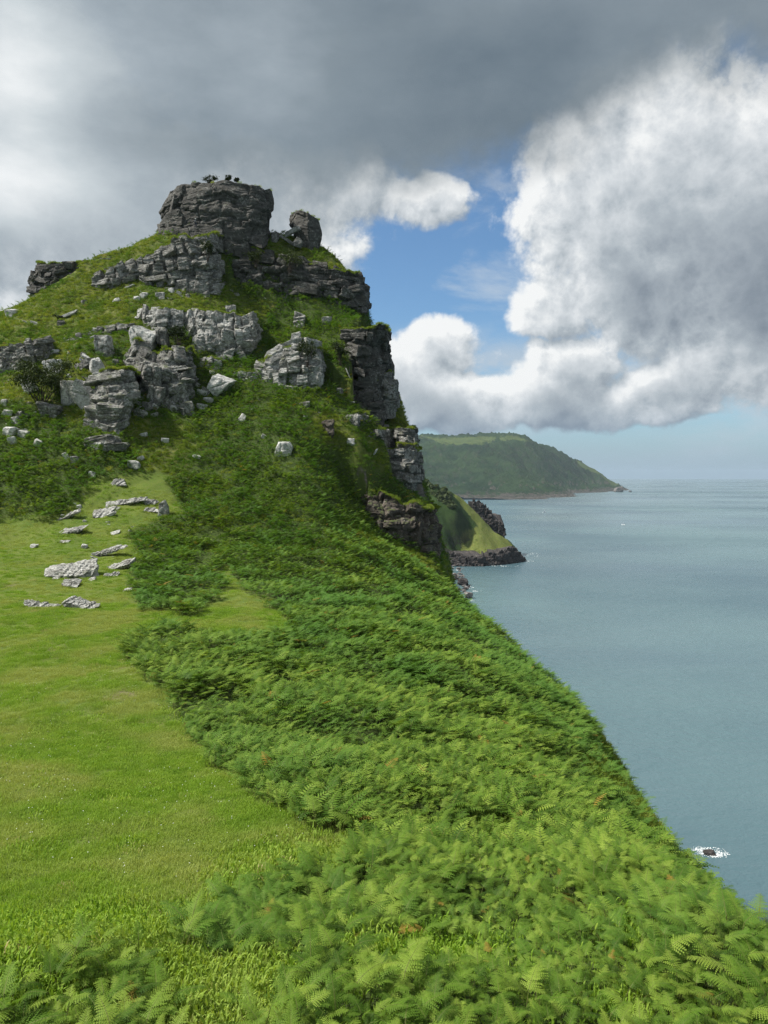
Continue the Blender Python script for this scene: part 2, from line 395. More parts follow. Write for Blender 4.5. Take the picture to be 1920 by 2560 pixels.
def _rbf_eval(fit, x, y):
    xy, s, c = fit; x = np.ravel(x); y = np.ravel(y); out = np.empty(len(x)); n = len(xy)
    for k in range(0, len(x), 20000):
        a = x[k:k + 20000, None] - xy[None, :, 0]; b = y[k:k + 20000, None] - xy[None, :, 1]
        out[k:k + 20000] = -np.sqrt(a * a + b * b + c * c) @ s[:n] + s[n] + s[n + 1] * x[k:k + 20000] + s[n + 2] * y[k:k + 20000]
    return out
HILL = _rbf_fit(pts)
gy = [-8.0]
while gy[-1] < 300: gy.append(gy[-1] + (0.22 + max(0, gy[-1]) * .0032 if gy[-1] < 165 else 3.0))
gy = np.array(gy)
gx = np.concatenate([np.arange(-132, -86, 2.0), np.arange(-86, -24, .55), np.arange(-24, 24, .28), np.arange(24, 60, .7), np.arange(60, 134, 3.0)])
GX, GY = np.meshgrid(gx, gy)
# evaluate on a coarse lattice, then add relief
GZ = _rbf_eval(HILL, GX, GY).reshape(GX.shape)
far_w = sm(GY, 60, 100)
GZ += fbm2(GX, GY, .09, 4) * (.22 + .55 * far_w) + fbm2(GX, GY, .6, 3) * (.07 + .16 * far_w)
def ground_z(x, y):
    x = np.asarray(x, float); y = np.asarray(y, float); s = x.shape; x = x.ravel(); y = y.ravel()
    i = np.clip(np.searchsorted(gx, x) - 1, 0, len(gx) - 2); j = np.clip(np.searchsorted(gy, y) - 1, 0, len(gy) - 2)
    tx = np.clip((x - gx[i]) / (gx[i + 1] - gx[i]), 0, 1); ty = np.clip((y - gy[j]) / (gy[j + 1] - gy[j]), 0, 1)
    z = (GZ[j, i] * (1 - tx) + GZ[j, i + 1] * tx) * (1 - ty) + (GZ[j + 1, i] * (1 - tx) + GZ[j + 1, i + 1] * tx) * ty
    return z.reshape(s)
def ground_n(x, y, e=.6):
    dx = (ground_z(x + e, y) - ground_z(x - e, y)) / (2 * e); dy = (ground_z(x, y + e) - ground_z(x, y - e)) / (2 * e)
    n = np.stack([-dx, -dy, np.ones_like(dx)], -1); return n / np.linalg.norm(n, axis=-1)[..., None]
_T = np.concatenate([np.arange(3, 40, .1), np.arange(40, 175, .25)])
def hit(px, py):
    d = pix_dir(px, py); d = d / d[1]
    q = _T[:, None] * d[None] + np.array([0, 0, CZ])
    below = np.nonzero(q[:, 2] < ground_z(q[:, 0], q[:, 1]))[0]
    if len(below) == 0: return P(px, py, 150)
    return q[below[0]]

# grown-over hummocks under the bracken
for (px, py, r, k) in [(880,2235,1.5,.42),(1120,2245,1.6,.45),(690,2215,1.2,.3),(1380,2230,1.8,.3),(200,2440,1.1,.3),(60,2480,.9,.25),(1700,2400,1.3,.25),(760,1990,2.2,.4),(560,1640,2.5,.4),(1000,2030,2.4,.45),(1250,1960,2.4,.4),(900,1800,3.0,.5),(1150,1700,3.5,.5),(640,1500,3.0,.5)]:
    c_ = hit(px, py); GZ = GZ + k * np.exp(-((GX - c_[0]) ** 2 + (GY - c_[1]) ** 2) / (r * r))
# which plants grow where (polygons drawn on the survey view, tested for ground points)
def inside(poly, x, y):
    poly = np.asarray(poly, float); r = np.zeros(np.shape(x), bool); n = len(poly); j = n - 1
    for i in range(n):
        xi, yi = poly[i]; xj, yj = poly[j]
        c = ((yi > y) != (yj > y)) & (x < (xj - xi) * (y - yi) / (yj - yi + 1e-9) + xi); r ^= c; j = i
    return r
MEADOW = [(-1500,1300),(0,1290),(140,1290),(205,1240),(225,1200),(300,1185),(400,1180),(430,1230),(455,1275),(330,1320),(335,1400),(320,1470),(360,1510),(480,1520),(555,1480),(560,1400),(575,1395),(600,1460),(660,1500),(745,1545),(690,1580),(600,1580),(480,1560),(400,1545),(310,1590),(335,1650),(430,1710),(445,1790),(510,1850),(620,1930),(760,2000),(960,2072),(800,2108),(690,2150),(560,2210),(430,2290),(520,2310),(720,2330),(790,2400),(700,2470),(640,2560),(640,3200),(380,3200),(390,2560),(420,2480),(370,2400),(330,2330),(250,2290),(130,2310),(0,2370),(-1500,2500)]
HEATH = [  # rough yellow grass on the crag's slopes
 [(-300,800),(-300,1000),(40,1000),(120,880),(200,860),(330,840),(480,800),(660,790),(700,760),(560,730),(560,590),(380,580),(200,600),(60,700)],
 [(-300,990),(60,1000),(200,1060),(330,1090),(330,1000),(300,900),(60,860),(-300,900)],
 [(320,1090),(330,1200),(470,1180),(520,1100),(440,1040),(340,1040)],
 [(760,1080),(880,1150),(960,1190),(1010,1150),(900,1060),(800,1020)],
 [(840,960),(1000,1080),(1060,1060),(1000,900),(900,900)],
 [(540,590),(700,640),(930,700),(900,640),(800,600),(600,560)],
]
SCRUB = [[(1440,1880),(1520,1800),(1560,1900),(1640,1960),(1740,2160),(1690,2140),(1600,2090),(1500,1960)], [(1180,1480),(1290,1560),(1420,1700),(1380,1700),(1270,1590),(1150,1490)], [(820,1290),(960,1340),(1100,1395),(1190,1490),(1120,1450),(1000,1380),(860,1320)]]
HOLLOW = [[(800,2285),(960,2262),(1150,2268),(1230,2325),(1060,2350),(880,2345)], [(1480,2430),(1640,2420),(1640,2490),(1520,2510)], [(1120,1985),(1290,2010),(1300,2040),(1150,2025)], [(80,2410),(300,2395),(330,2440),(120,2460)], [(1560,2240),(1720,2270),(1700,2300),(1570,2280)]]
def zones(x, y, z):
    px, py, w = to_pix(np.stack([x, y, z], -1))
    wob = fbm2(x, y, .35, 3) ; sc_ = F / w
    px = px + wob * np.clip(y * .02, .15, 1.9) * sc_; py = py + fbm2(x, y, .4, 3, z=9.) * .25 * sc_
    mead = inside(MEADOW, px, py); heath = np.zeros(mead.shape, bool)
    for h in HEATH: heath |= inside(h, px, py)
    heath &= ~mead & (y > 85)
    for h in SCRUB: heath |= inside(h, px, py) & (y > 25)
    for h in HOLLOW: mead |= inside(h, px, py)
    return mead, heath
mead, heath = zones(GX, GY, GZ)
def soften(a):
    a = a.astype(float)
    for _ in range(2):
        a[1:-1, 1:-1] = (a[1:-1, 1:-1] * 2 + a[:-2, 1:-1] + a[2:, 1:-1] + a[1:-1, :-2] + a[1:-1, 2:]) / 6
    return a
def mat_hill():
    m, N, out = new_mat('hill_turf')
    geo = N.new('ShaderNodeNewGeometry'); p = geo.outputs['Position']; nz = N.xyz(geo.outputs['Normal'])[2]
    mead = N.new('ShaderNodeAttribute', attribute_name='meadow').outputs['Fac']
    heath = N.new('ShaderNodeAttribute', attribute_name='heath').outputs['Fac']
    soil = N.new('ShaderNodeAttribute', attribute_name='soil').outputs['Fac']
    n1 = N.noise(p, .25, 5, .6); n2 = N.noise(p, 2.2, 5, .65); n3 = N.noise(p, 18.0, 4, .7)
    g = N.mix(N.sstep(n1, .35, .65), (.095, .145, .022), (.15, .185, .032))
    g = N.mix(N.m('MULTIPLY', N.sstep(n2, .45, .75), .6), g, (.19, .19, .06))
    g = N.mix(N.m('MULTIPLY', N.sstep(n3, .42, .62, 1, 0), .6), g, (.045, .075, .012))
    h = N.mix(N.sstep(n1, .35, .65), (.07, .095, .018), (.14, .15, .038))
    h = N.mix(N.sstep(n2, .4, .7), h, (.05, .08, .015))
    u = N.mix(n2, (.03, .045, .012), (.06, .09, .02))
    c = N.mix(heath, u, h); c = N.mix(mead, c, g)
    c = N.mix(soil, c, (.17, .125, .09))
    rock = N.m('MULTIPLY', N.sstep(N.xyz(p)[1], 84.0, 92.0), N.sstep(N.m('ADD', nz, N.m('MULTIPLY', N.m('SUBTRACT', n2, .5), .25)), .20, .30, 1, 0))
    tx = N.xyz(p)
    st = N.noise(N.comb(N.m('MULTIPLY', tx[0], .3), N.m('MULTIPLY', tx[1], .3), N.m('MULTIPLY', tx[2], 2.2)), 1.0, 6, .65)
    rc = N.mix(N.sstep(st, .3, .7), (.06, .052, .043), (.15, .135, .115))
    c = N.mix(rock, c, rc)
    hh = N.m('ADD', N.m('MULTIPLY', n2, .6), N.m('ADD', N.m('MULTIPLY', n3, .25), N.m('MULTIPLY', st, rock)))
    principled(N, out, c, .95, bump(N, hh, .7, .15), .15)
    return m
soilw = np.zeros(GX.shape)
for (px, py, r, a) in [(130,1625,.85,1.0),(305,1740,.75,1.0),(305,1668,.35,.7),(10,1465,.9,.5),(245,2095,.2,.8),(210,1510,2.0,.35),(560,2510,.5,.6)]:
    c = hit(px, py); d2 = np.hypot(GX - c[0], (GY - c[1]) * .8) / r
    soilw = np.maximum(soilw, a * np.clip(1.25 - d2 + fbm2(GX, GY, 2.5, 3) * .5, 0, 1))
hill = mesh_obj('hillside', np.stack([GX, GY, GZ], -1).reshape(-1, 3), grid_faces(*GX.shape), mat_hill())
attr(hill.data, 'meadow', soften(mead)); attr(hill.data, 'heath', soften(heath)); attr(hill.data, 'soil', soilw)
tag(hill, kind='structure')

# ------------------------------------------------------------------ sea
def mat_sea():
    m, N, out = new_mat('sea_water')
    geo = N.new('ShaderNodeNewGeometry'); p = geo.outputs['Position']
    q = N.vm('MULTIPLY', p, (.75, 1.0, 1.0))
    big = N.noise(p, .0022, 4, .5); patch = N.noise(N.vm('MULTIPLY', p, (.35, 1.0, 1.0)), .0011, 4, .6)
    lanes = N.noise(N.vm('MULTIPLY', p, (.3, 1.0, 1.0)), .0032, 5, .6)
    c = N.mix(N.sstep(big, .32, .68), (.056, .104, .128), (.108, .178, .188))
    c = N.mix(N.m('MULTIPLY', N.sstep(lanes, .5, .68), .5), c, (.045, .090, .118))
    w1 = N.noise(q, .22, 4, .6, dist=.4); w2 = N.noise(q, .045, 3, .5); w3 = N.noise(q, .9, 3, .6)
    hgt = N.m('ADD', N.m('MULTIPLY', w1, 1.0), N.m('ADD', N.m('MULTIPLY', w2, 1.6), N.m('MULTIPLY', w3, .28)))
    st = N.m('MULTIPLY', N.sstep(patch, .38, .62, .5, 1.0), N.sstep(lanes, .45, .65, 1.0, .6))
    b = N.new('ShaderNodeBump'); N.put(b.inputs['Strength'], st); b.inputs['Distance'].default_value = 1.6; N.put(b.inputs['Height'], hgt)
    # broken crests
    caps = N.m('MULTIPLY', N.sstep(N.noise(q, .5, 6, .75), .735, .76), N.sstep(w2, .55, .7))
    c = N.mix(N.m('MULTIPLY', caps, .7), c, (.55, .6, .6))
    principled(N, out, c, N.sstep(patch, .35, .65, .14, .3), b.outputs[0], .5, IOR=1.33)
    return m
SEA_R = 36000
ang = np.linspace(0, 2 * math.pi, 129)[:-1]
rr = [0, 300, 1000, 3000, 8000, SEA_R]
sv = [(0, 0, 0)]; sf = []
for k, r in enumerate(rr[1:]):
    for t in ang: sv.append((r * math.cos(t), r * math.sin(t), 0))
n_ = len(ang)
for j in range(n_): sf.append((0, 1 + j, 1 + (j + 1) % n_))
for k in range(len(rr) - 2):
    for j in range(n_):
        a = 1 + k * n_ + j; b = 1 + k * n_ + (j + 1) % n_; sf.append((a, a + n_, b + n_, b))
sea = mesh_obj('sea', sv, sf, mat_sea()); tag(sea, kind='structure')

# ------------------------------------------------------------------ rock makers
def block_disp(s, z, seed, lt, bw, amp, tilt=0.0, groove=.35):
    """outward offset of a jointed, bedded rock face: s along the face, z up (metres)"""
    z = z - z.mean()
    n3 = np.stack([s * .5, z * .5, np.full_like(s, seed * 3.1)], 1)
    zz = z + tilt * s + fbm(n3, .45, 3) * lt * .55
    rs = np.random.RandomState(seed)
    edges = np.cumsum(rs.uniform(.35, 1.9, 600) * lt) ; edges -= edges[300]
    L = np.searchsorted(edges, zz); lo = edges[L - 1]; hi = edges[np.minimum(L, 599)]
    dl = np.minimum(zz - lo, hi - zz)
    w = bw * (.5 + 1.3 * hash01(L, L * 0 + seed))
    ss = s + hash01(L, L * 0 + seed + 5) * 40 + fbm(n3 + 9, .6, 2) * bw * .22
    C = np.floor(ss / w); fc = ss / w - C; dc = np.minimum(fc, 1 - fc) * w
    off = (hash01(L, L * 0 + seed + 1) - .5) * .9 + (hash01(L, C, L * 0 + seed + 2) - .5) * 1.1
    g = -groove * (np.exp(-(dl / (.10 * lt + .05)) ** 2) + .8 * np.exp(-(dc / (.07 * bw + .05)) ** 2))
    tl = (hash01(L, C, L * 0 + seed + 3) - .5) * (fc - .5) * 1.6 + (hash01(L, C, L * 0 + seed + 4) - .5) * ((zz - lo) / (hi - lo + 1e-6) - .5) * 1.2
    return amp * (off + g + tl)
def resample(st, n):
    """st: (S,K,3) station polylines -> (n, K, 3) evenly along the middle line"""
    mid = st[:, st.shape[1] // 2]; d = np.concatenate([[0], np.cumsum(np.linalg.norm(np.diff(mid, axis=0), axis=1))])
    t = np.linspace(0, d[-1], n); out = np.empty((n, st.shape[1], 3))
    for k in range(st.shape[1]):
        for c in range(3): out[:, k, c] = np.interp(t, d, st[:, k, c])
    # round the plan a little
    for _ in range(max(1, int(n * .02))): out[1:-1] = (out[1:-1] * 2 + out[:-2] + out[2:]) / 4
    return out, t
def crag(name, stations, yback, mat, seed, res=.28, lt=1.6, bw=2.6, amp=.8, tilt=0.0, parent=None, cap_rise=0.0, fine=.35, ragged=.6, inset=.5, blocks=.92, bl=None, lam=.22):
    st = np.array([[P(*q) for q in s] for s in stations])
    mid = st[:, 1]; length = np.linalg.norm(np.diff(mid, axis=0), axis=1).sum()
    n = max(8, int(length / res)); A, sl = resample(st, n)
    if yback < 200: carve(A, yback)
    hgt = np.abs(A[:, -1, 2] - A[:, 0, 2]).max(); nr = max(6, int(hgt / res))
    u = np.linspace(0, 1, nr); K = A.shape[1]; ku = u * (K - 1); k0 = np.minimum(ku.astype(int), K - 2); f = (ku - k0)[:, None, None]
    B = np.transpose(A, (1, 0, 2)); S = B[k0] * (1 - f) + B[k0 + 1] * f            # (nr, n, 3)
    topz = fbm2(sl, sl * 0, .35, 3, z=seed) * ragged + (hash01(np.floor(sl / bw), np.floor(sl / bw) * 0 + seed) - .5) * ragged
    S[:, :, 2] += (u[:, None] ** 2) * topz[None]
    # normals of the sheet
    du = np.gradient(S, axis=1); dv = np.gradient(S, axis=0); nm = np.cross(du, dv); nm /= (np.linalg.norm(nm, axis=-1)[..., None] + 1e-9)
    s2 = np.broadcast_to(sl[None], S.shape[:2]).ravel(); z2 = S[:, :, 2].ravel()
    dsp = block_disp(s2, z2, seed, lt, bw, amp, tilt) + block_disp(s2, z2, seed + 40, lt * .3, bw * .55, amp * .34 * fine * 2, tilt)
    dsp += fbm(S.reshape(-1, 3), .28, 2) * amp * .6 + fbm(S.reshape(-1, 3) * np.array([1, 1, 2.5]), 1.3, 2) * .05
    dsp = dsp.reshape(S.shape[:2])
    S0 = S
    S = S + nm * (dsp - inset)[..., None]
    # cap running back into the hill, then down behind
    rows = [S]
    top = S[-1]
    for t, drop in ((.04, .0), (.12, .05), (.3, .0), (.6, 0.), (1.0, -.3)):
        r = top.copy(); r[:, 1] = top[:, 1] + (np.maximum(yback, top[:, 1] + .3) - top[:, 1]) * t
        r[:, 2] = top[:, 2] * (1 - min(t * 1.2, .75)) + top[:, 2].mean() * min(t * 1.2, .75) + cap_rise * math.sin(t * math.pi * .75) + drop
        r[:, 2] += fbm(r, .7, 3) * .35
        r[:, 0] = r[:, 0] * (1 - .25 * t) + top[:, 0].mean() * .25 * t
        rows.append(r[None])
    bk = rows[-1][0].copy(); bk[:, 2] = S[0, :, 2] - 3; rows.append(bk[None])
    ft = S[0].copy(); ft[:, 2] -= 2.0; ft[:, 1] += .3; rows.insert(0, ft[None])
    V = np.concatenate(rows, 0); R, C = V.shape[:2]
    F_ = grid_faces(R, C)
    # end faces
    ends = []
    L = [r * C for r in range(R)]; Rr = [r * C + C - 1 for r in range(R)]
    V2 = V.reshape(-1, 3); cl = V[:, 0].mean(0); cr = V[:, -1].mean(0); n0 = len(V2)
    V2 = np.vstack([V2, cl, cr])
    for r in range(R - 1):
        ends.append((L[r], L[r + 1], n0, n0)); ends.append((Rr[r + 1], Rr[r], n0 + 1, n0 + 1))
    faces = [tuple(q) for q in F_] + [q[:3] for q in ends]
    root = empty(name, S0[0, n // 2])
    org = np.array(root.location)
    mesh_obj('rock_face', V2 - org, faces, mat, root, smooth=False)
    # joint blocks standing proud of the face, course by course
    rs = np.random.RandomState(seed); blt, bbw = bl or (lt * 1.25, bw * 1.1)
    z = 0.0; H = np.linalg.norm(S0[-1, n // 2] - S0[0, n // 2]) + .01
    while z < H:
        th = blt * rs.uniform(.5, 1.5); s_ = -rs.uniform(0, bbw)
        wk = rs.uniform(.7, 1.3)
        while s_ < sl[-1]:
            w = bbw * wk * rs.uniform(.55, 1.6); sc_ = s_ + w / 2; s_ += w
            if rs.uniform() > blocks or sc_ < 0 or sc_ > sl[-1]: continue
            j = int(np.clip(np.searchsorted(sl, sc_), 1, n - 2)); tz = (z + th / 2) / H
            if tz > 1.0: continue
            i = int(np.clip(tz * (nr - 1), 1, nr - 2)); c = S0[i, j]
            if np.linalg.norm(S0[-1, j] - S0[0, j]) < th * .6: continue
            a = S0[i, min(j + 3, n - 1)] - S0[i, max(j - 3, 0)]; a /= np.linalg.norm(a)
            up = S0[min(i + 2, nr - 1), j] - S0[max(i - 2, 0), j]; up /= np.linalg.norm(up)
            up = up * .35 + np.array([0, 0, 1]) * .65; up -= a * (up @ a) * .7; up /= np.linalg.norm(up); b = np.cross(up, a)      # b points into the rock
            dp = max(1.2, min(w, th * 1.6)); pr = rs.uniform(-.45, .6) * amp
            v, f = rock_mesh((w * 1.0, dp, th * 1.02), seed * 100 + rs.randint(9999), 9, facets=3, fac=(1.2, 1.5), lam=(max(.18, th * lam), .05 + .03 * th, tilt, 0), tilt=(rs.normal() * .05, rs.normal() * .035, rs.normal() * .10), rough=.04, sharp=60)
            v = v @ np.stack([a, b, up]) + c + b * (dp / 2 - pr) - org
            mesh_obj('block', v, f, mat, root, smooth=False)
        z += th
    return root, V[-7:-2].reshape(-1, 3)

def _cube_sphere(n):
    v = []; f = []; idx = {}
    lin = np.tan(np.linspace(-math.pi / 4, math.pi / 4, n + 1))
    def vid(p):
        k = tuple(np.round(p, 5))
        if k not in idx: idx[k] = len(v); v.append(p)
        return idx[k]
    for ax in range(3):
        for sg in (-1, 1):
            for i in range(n):
                for j in range(n):
                    q = []
                    for (a, b) in ((i, j), (i + 1, j), (i + 1, j + 1), (i, j + 1)):
                        p = [0, 0, 0]; p[ax] = sg; p[(ax + 1) % 3] = lin[a] ; p[(ax + 2) % 3] = lin[b]
                        q.append(vid(tuple(p)))
                    f.append(tuple(q if sg > 0 else q[::-1]))
    v = np.array(v); return v / np.linalg.norm(v, axis=1)[:, None], np.array(f)
_CS = {}
def rock_mesh(size, seed, n=20, box=.6, facets=12, lam=None, tilt=(0, 0, 0), rough=.05, cracks=0, sharp=16, fac=(.95, 1.28), full=False):
    """angular rock filling size=(w,d,h) centred at 0; lam=(thickness, amount, dipx, dipy) gives bedding"""
    if n not in _CS: _CS[n] = _cube_sphere(n)
    d, f = _CS[n]; rs = np.random.RandomState(seed)
    pn = [np.array(q, float) for q in ((1, 0, 0), (-1, 0, 0), (0, 1, 0), (0, -1, 0), (0, 0, 1), (0, 0, -1))]
    pn = [q + rs.normal(size=3) * .16 for q in pn]; pd = [1.0 * rs.uniform(.86, 1.0) for _ in pn]
    for _ in range(facets):
        q = rs.normal(size=3); pn.append(q); pd.append(rs.uniform(*fac))
    r = np.zeros(len(d))
    acc = 0
    for q, w in zip(pn, pd):
        q = q / np.linalg.norm(q); acc = acc + np.maximum(d @ q, 1e-4) ** sharp / w ** sharp
    r = acc ** (-1.0 / sharp)
    v = d * r[:, None]
    v /= np.abs(v).max(0)
    sz = np.array(size) / 2; p = v * sz
    k = min(size)
    nn = p / (np.linalg.norm(p / sz, axis=1)[:, None] + 1e-6) / sz; nn /= np.linalg.norm(nn, axis=1)[:, None] + 1e-9
    p = p + nn * (fbm(p + seed * 7.7, 2.0 / k, 4) * rough * k)[:, None]
    if lam:
        th, am, dx, dy = lam
        zz = p[:, 2] + dx * p[:, 0] + dy * p[:, 1] + fbm(p + seed, 1.2 / k, 2) * th * .7
        ed = np.cumsum(rs.uniform(.4, 1.7, 400) * th); ed -= ed[200]
        L = np.searchsorted(ed, zz); dl = np.minimum(zz - ed[L - 1], ed[np.minimum(L, 399)] - zz)
        hor = nn.copy(); hor[:, 2] *= .25
        if full: hor = nn
        p = p + hor * ((hash01(L, L * 0 + seed) - .5) * am * 2 - am * .8 * np.exp(-(dl / (th * .16)) ** 2))[:, None]
    for _ in range(cracks):
        q = rs.normal(size=3) * np.array([1, .6, .25]); q /= np.linalg.norm(q); dd = p @ q - rs.uniform(-.25, .25) * k
        p = p - nn * (np.exp(-(dd / (.035 * k)) ** 2) * .08 * k)[:, None]
    ax, ay, az = tilt
    ca, sa, cb, sb, cc, s_ = math.cos(ax), math.sin(ax), math.cos(ay), math.sin(ay), math.cos(az), math.sin(az)
    Rm = np.array([[cc, -s_, 0], [s_, cc, 0], [0, 0, 1]]) @ np.array([[cb, 0, sb], [0, 1, 0], [-sb, 0, cb]]) @ np.array([[1, 0, 0], [0, ca, -sa], [0, sa, ca]])
    return p @ Rm.T, f
def rock_at(name, x0, y0, x1, y1, seed, mat, depth=.8, sink=.24, tilt=0.0, yaw=None, pitch=0.0, lam=None, n=16, facets=10, parent=None, Y=None, rough=.05, cracks=0, dy=0.0, sharp=40, flat=False):
    """a rock whose outline fills the surveyed box; tilt turns it clockwise in view"""
    foot = hit((x0 + x1) / 2, y1) if Y is None else P((x0 + x1) / 2, y1, Y)
    k = foot[1] / F; w = (x1 - x0) * k; h = (y1 - y0) * k
    ct, st = abs(math.cos(tilt)), abs(math.sin(tilt))
    # size of the untilted rock so that the tilted one fills w x h
    if st > .02 and abs(ct * ct - st * st) > .15:
        a = (w * ct - h * st) / (ct * ct - st * st); b = (h * ct - w * st) / (ct * ct - st * st); a = max(a, .25 * w); b = max(b, .22 * h)
    else: a, b = w, h
    dpt = depth * max(min(a, 2 * b), b * .6)
    if flat: dpt = 1.7 * b; b = .5 * b; pitch = .45
    rs = np.random.RandomState(seed + 100)
    if flat and lam: lam = (max(.16, lam[0] * 1.3), .09, -1.3, .5)
    v, f = rock_mesh((a, dpt, b * (1 + sink)), seed, n, full=flat, lam=lam, tilt=(pitch, tilt, rs.uniform(-.25, .25) if yaw is None else yaw), facets=facets, rough=rough, cracks=cracks, sharp=sharp)
    c = foot + np.array([0, dpt * .3 + dy, h * (.5 - sink * .5) - (h * .22 if flat else 0)])
    if parent is not None:
        v = v + (c - np.array(parent.location)); o = mesh_obj(name, v, f, mat, parent, smooth=False)
    else:
        o = mesh_obj(name, v, f, mat, None, smooth=False); o.location = tuple(c)
    return o

def carve(A, yback):
    global GZ
    foot = A[:, 0]; top = A[:, -1]; tan = np.gradient(foot[:, :2], axis=0); tan /= np.linalg.norm(tan, axis=1)[:, None] + 1e-9
    inn = np.stack([-tan[:, 1], tan[:, 0]], 1)
    lo = foot[:, :2].min(0) - 3; hi_ = np.array([foot[:, 0].max() + 3, max(foot[:, 1].max(), yback) + 1])
    jj, ii = np.nonzero((GX > lo[0]) & (GX < hi_[0]) & (GY > lo[1]) & (GY < hi_[1]))
    if len(jj) == 0: return
    p = np.stack([GX[jj, ii], GY[jj, ii]], 1); d2 = ((p[:, None] - foot[None, :, :2]) ** 2).sum(-1); k = d2.argmin(1)
    rel = p - foot[k, :2]; dn = (rel * inn[k]).sum(1); al = np.abs((rel * tan[k]).sum(1))
    z = GZ[jj, ii]; fz = foot[k, 2] + .75; tz = top[k, 2]
    ok = al < 1.0
    lim = np.where(dn < 0, fz + (-dn) * .9, np.where(dn < .9, fz, tz + .12 + np.maximum(0, dn - .9) * .7))
    use = ok & (dn > -.8) & (k > len(foot) * .05) & (k < len(foot) * .95)
    GZ[jj[use], ii[use]] = np.minimum(z[use], lim[use])
# ------------------------------------------------------------------ the castle-shaped crag, top to bottom
def S3(*rows): return [[(r[0], r[1], r[2]), (r[3], r[4], r[5]), (r[6], r[7], r[8])] for r in rows]
CAPS = []
def crag_thing(name, label, stations, yback, mat, seed, **kw):
    o, cap = crag(name, stations, yback, mat, seed, **kw); tag(o, label, 'rock'); CAPS.append((name, cap)); return o
crag_thing('summit_tower', 'massive dark square rock tower crowning the hill like a castle keep', S3(
 (392,580,158, 404,525,158, 440,472,158), (388,588,152, 402,532,152.5, 424,482,153.5), (428,592,148.5, 430,528,149, 452,460,150.5), (490,594,146.5, 490,522,147, 500,455,148.5),
 (560,606,146, 560,527,146.5, 570,453,148), (620,618,147, 626,532,147, 632,456,149), (664,614,150, 680,530,150, 664,470,151), (672,600,157, 684,515,157, 679,490,157)),
 165, M['tower'], 11, lt=2.2, bw=5.0, amp=.6, ragged=.3, res=.24, bl=(3.4, 7.0), blocks=.5, inset=.2)
crag_thing('rock_pinnacle', 'tall isolated leaning rock block standing right of the summit tower', S3(
 (745,612,158, 723,562,158, 725,537,158), (752,622,153, 734,566,153, 744,526,154), (776,630,152, 770,572,152, 770,531,153), (796,634,154, 804,586,154, 793,548,155), (798,630,160, 806,584,160, 797,552,160)),
 164, M['tower'], 23, lt=1.8, bw=3.5, amp=.2, ragged=.1, res=.22, blocks=0.0, inset=0.0)
crag_thing('cliff_band', 'ledged grey cliff band directly under the summit tower, split by vertical cracks', S3(
 (228,722,142, 228,704,142, 232,690,143.5), (290,716,141, 290,692,141, 292,665,142.5), (350,708,141.5, 350,672,141.7, 352,642,143), (372,732,141, 374,682,141, 380,614,143), (420,738,140, 420,672,140.2, 418,592,142),
 (470,738,139.5, 472,662,139.5, 470,588,141.5), (520,738,140, 525,662,140, 522,580,142), (556,735,142.5, 548,662,143, 545,584,145), (572,720,146, 562,650,146, 558,592,147)),
 152, M['crag'], 31, lt=1.9, bw=2.6, amp=.85, ragged=.8)
crag_thing('cliff_band', 'long dark cliff band right of the tower, reaching the skyline above the sea', S3(
 (557,732,147, 556,662,147, 556,602,148), (600,738,146, 600,672,146, 595,618,147.5), (660,738,146.5, 660,677,146.5, 660,630,148), (726,754,146, 728,692,146, 730,650,147.5), (790,762,146, 790,702,146, 790,662,147.5),
 (860,767,146.5, 862,712,146.5, 862,678,148), (910,782,148, 910,732,148, 898,688,149), (928,775,153, 925,730,153, 903,703,153), (922,765,162, 924,730,162, 905,700,162)),
 166, M['tower'], 47, lt=1.7, bw=3.2, amp=.9, ragged=.7)
crag_thing('skyline_crag', 'layered dark crag with overhanging beak on the left skyline', S3(
 (78,775,155, 70,700,155, 94,656,155), (76,780,148, 70,696,148, 95,653,149), (110,765,146, 110,702,146, 120,649,147), (150,742,146, 150,692,146, 155,650,147), (190,712,147, 190,678,147, 192,656,148.5), (206,700,151, 206,676,151, 205,656,152)),
 158, M['tower'], 53, lt=1.1, bw=3.0, amp=.75, ragged=.3, fine=.8)
crag_thing('cliff_band', 'low mossy rock ledge on the skyline between left crag and tower slope', S3(
 (202,672,151, 202,660,151, 204,650,152), (240,668,149, 240,656,149, 242,645,150), (280,664,148, 280,655,148, 282,643,149), (312,655,150, 312,648,150, 312,640,151)), 156, M['crag'], 57, lt=.7, bw=1.5, amp=.4, ragged=.2)
crag_thing('rock_outcrop', 'blocky grey rock wall with square joints halfway up the slope', S3(
 (332,806,133.5, 334,792,133.5, 340,774,134.5), (385,822,131, 385,796,131, 390,770,132), (428,820,131, 428,796,131, 430,769,132), (470,824,131.5, 472,800,132, 470,772,133), (485,892,129.5, 488,832,130, 492,774,132),
 (540,915,129, 540,842,129.5, 540,775,131.5), (590,915,129, 592,842,129.5, 590,779,131.5), (635,886,130.5, 638,832,130.5, 638,783,132), (654,870,136, 652,832,136, 646,786,137)),
 144, M['outcrop'], 61, lt=2.0, bw=2.2, amp=.9, ragged=.5)
crag_thing('rock_outcrop', 'pale cracked rock face with ivy, lower right on the steep slope', S3(
 (638,955,127, 638,926,127, 642,898,128), (672,966,125.5, 672,930,125.5, 672,896,126.5), (700,986,125, 700,930,125.5, 700,876,127.5), (730,990,125, 732,922,125.5, 735,851,127.5), (770,992,125, 772,922,125.5, 772,856,127.5),
 (802,985,126, 808,922,126.5, 802,866,128.5), (816,970,132, 817,912,132, 808,869,133)), 140, M['outcrop'], 67, lt=1.8, bw=2.4, amp=.8, ragged=.6)
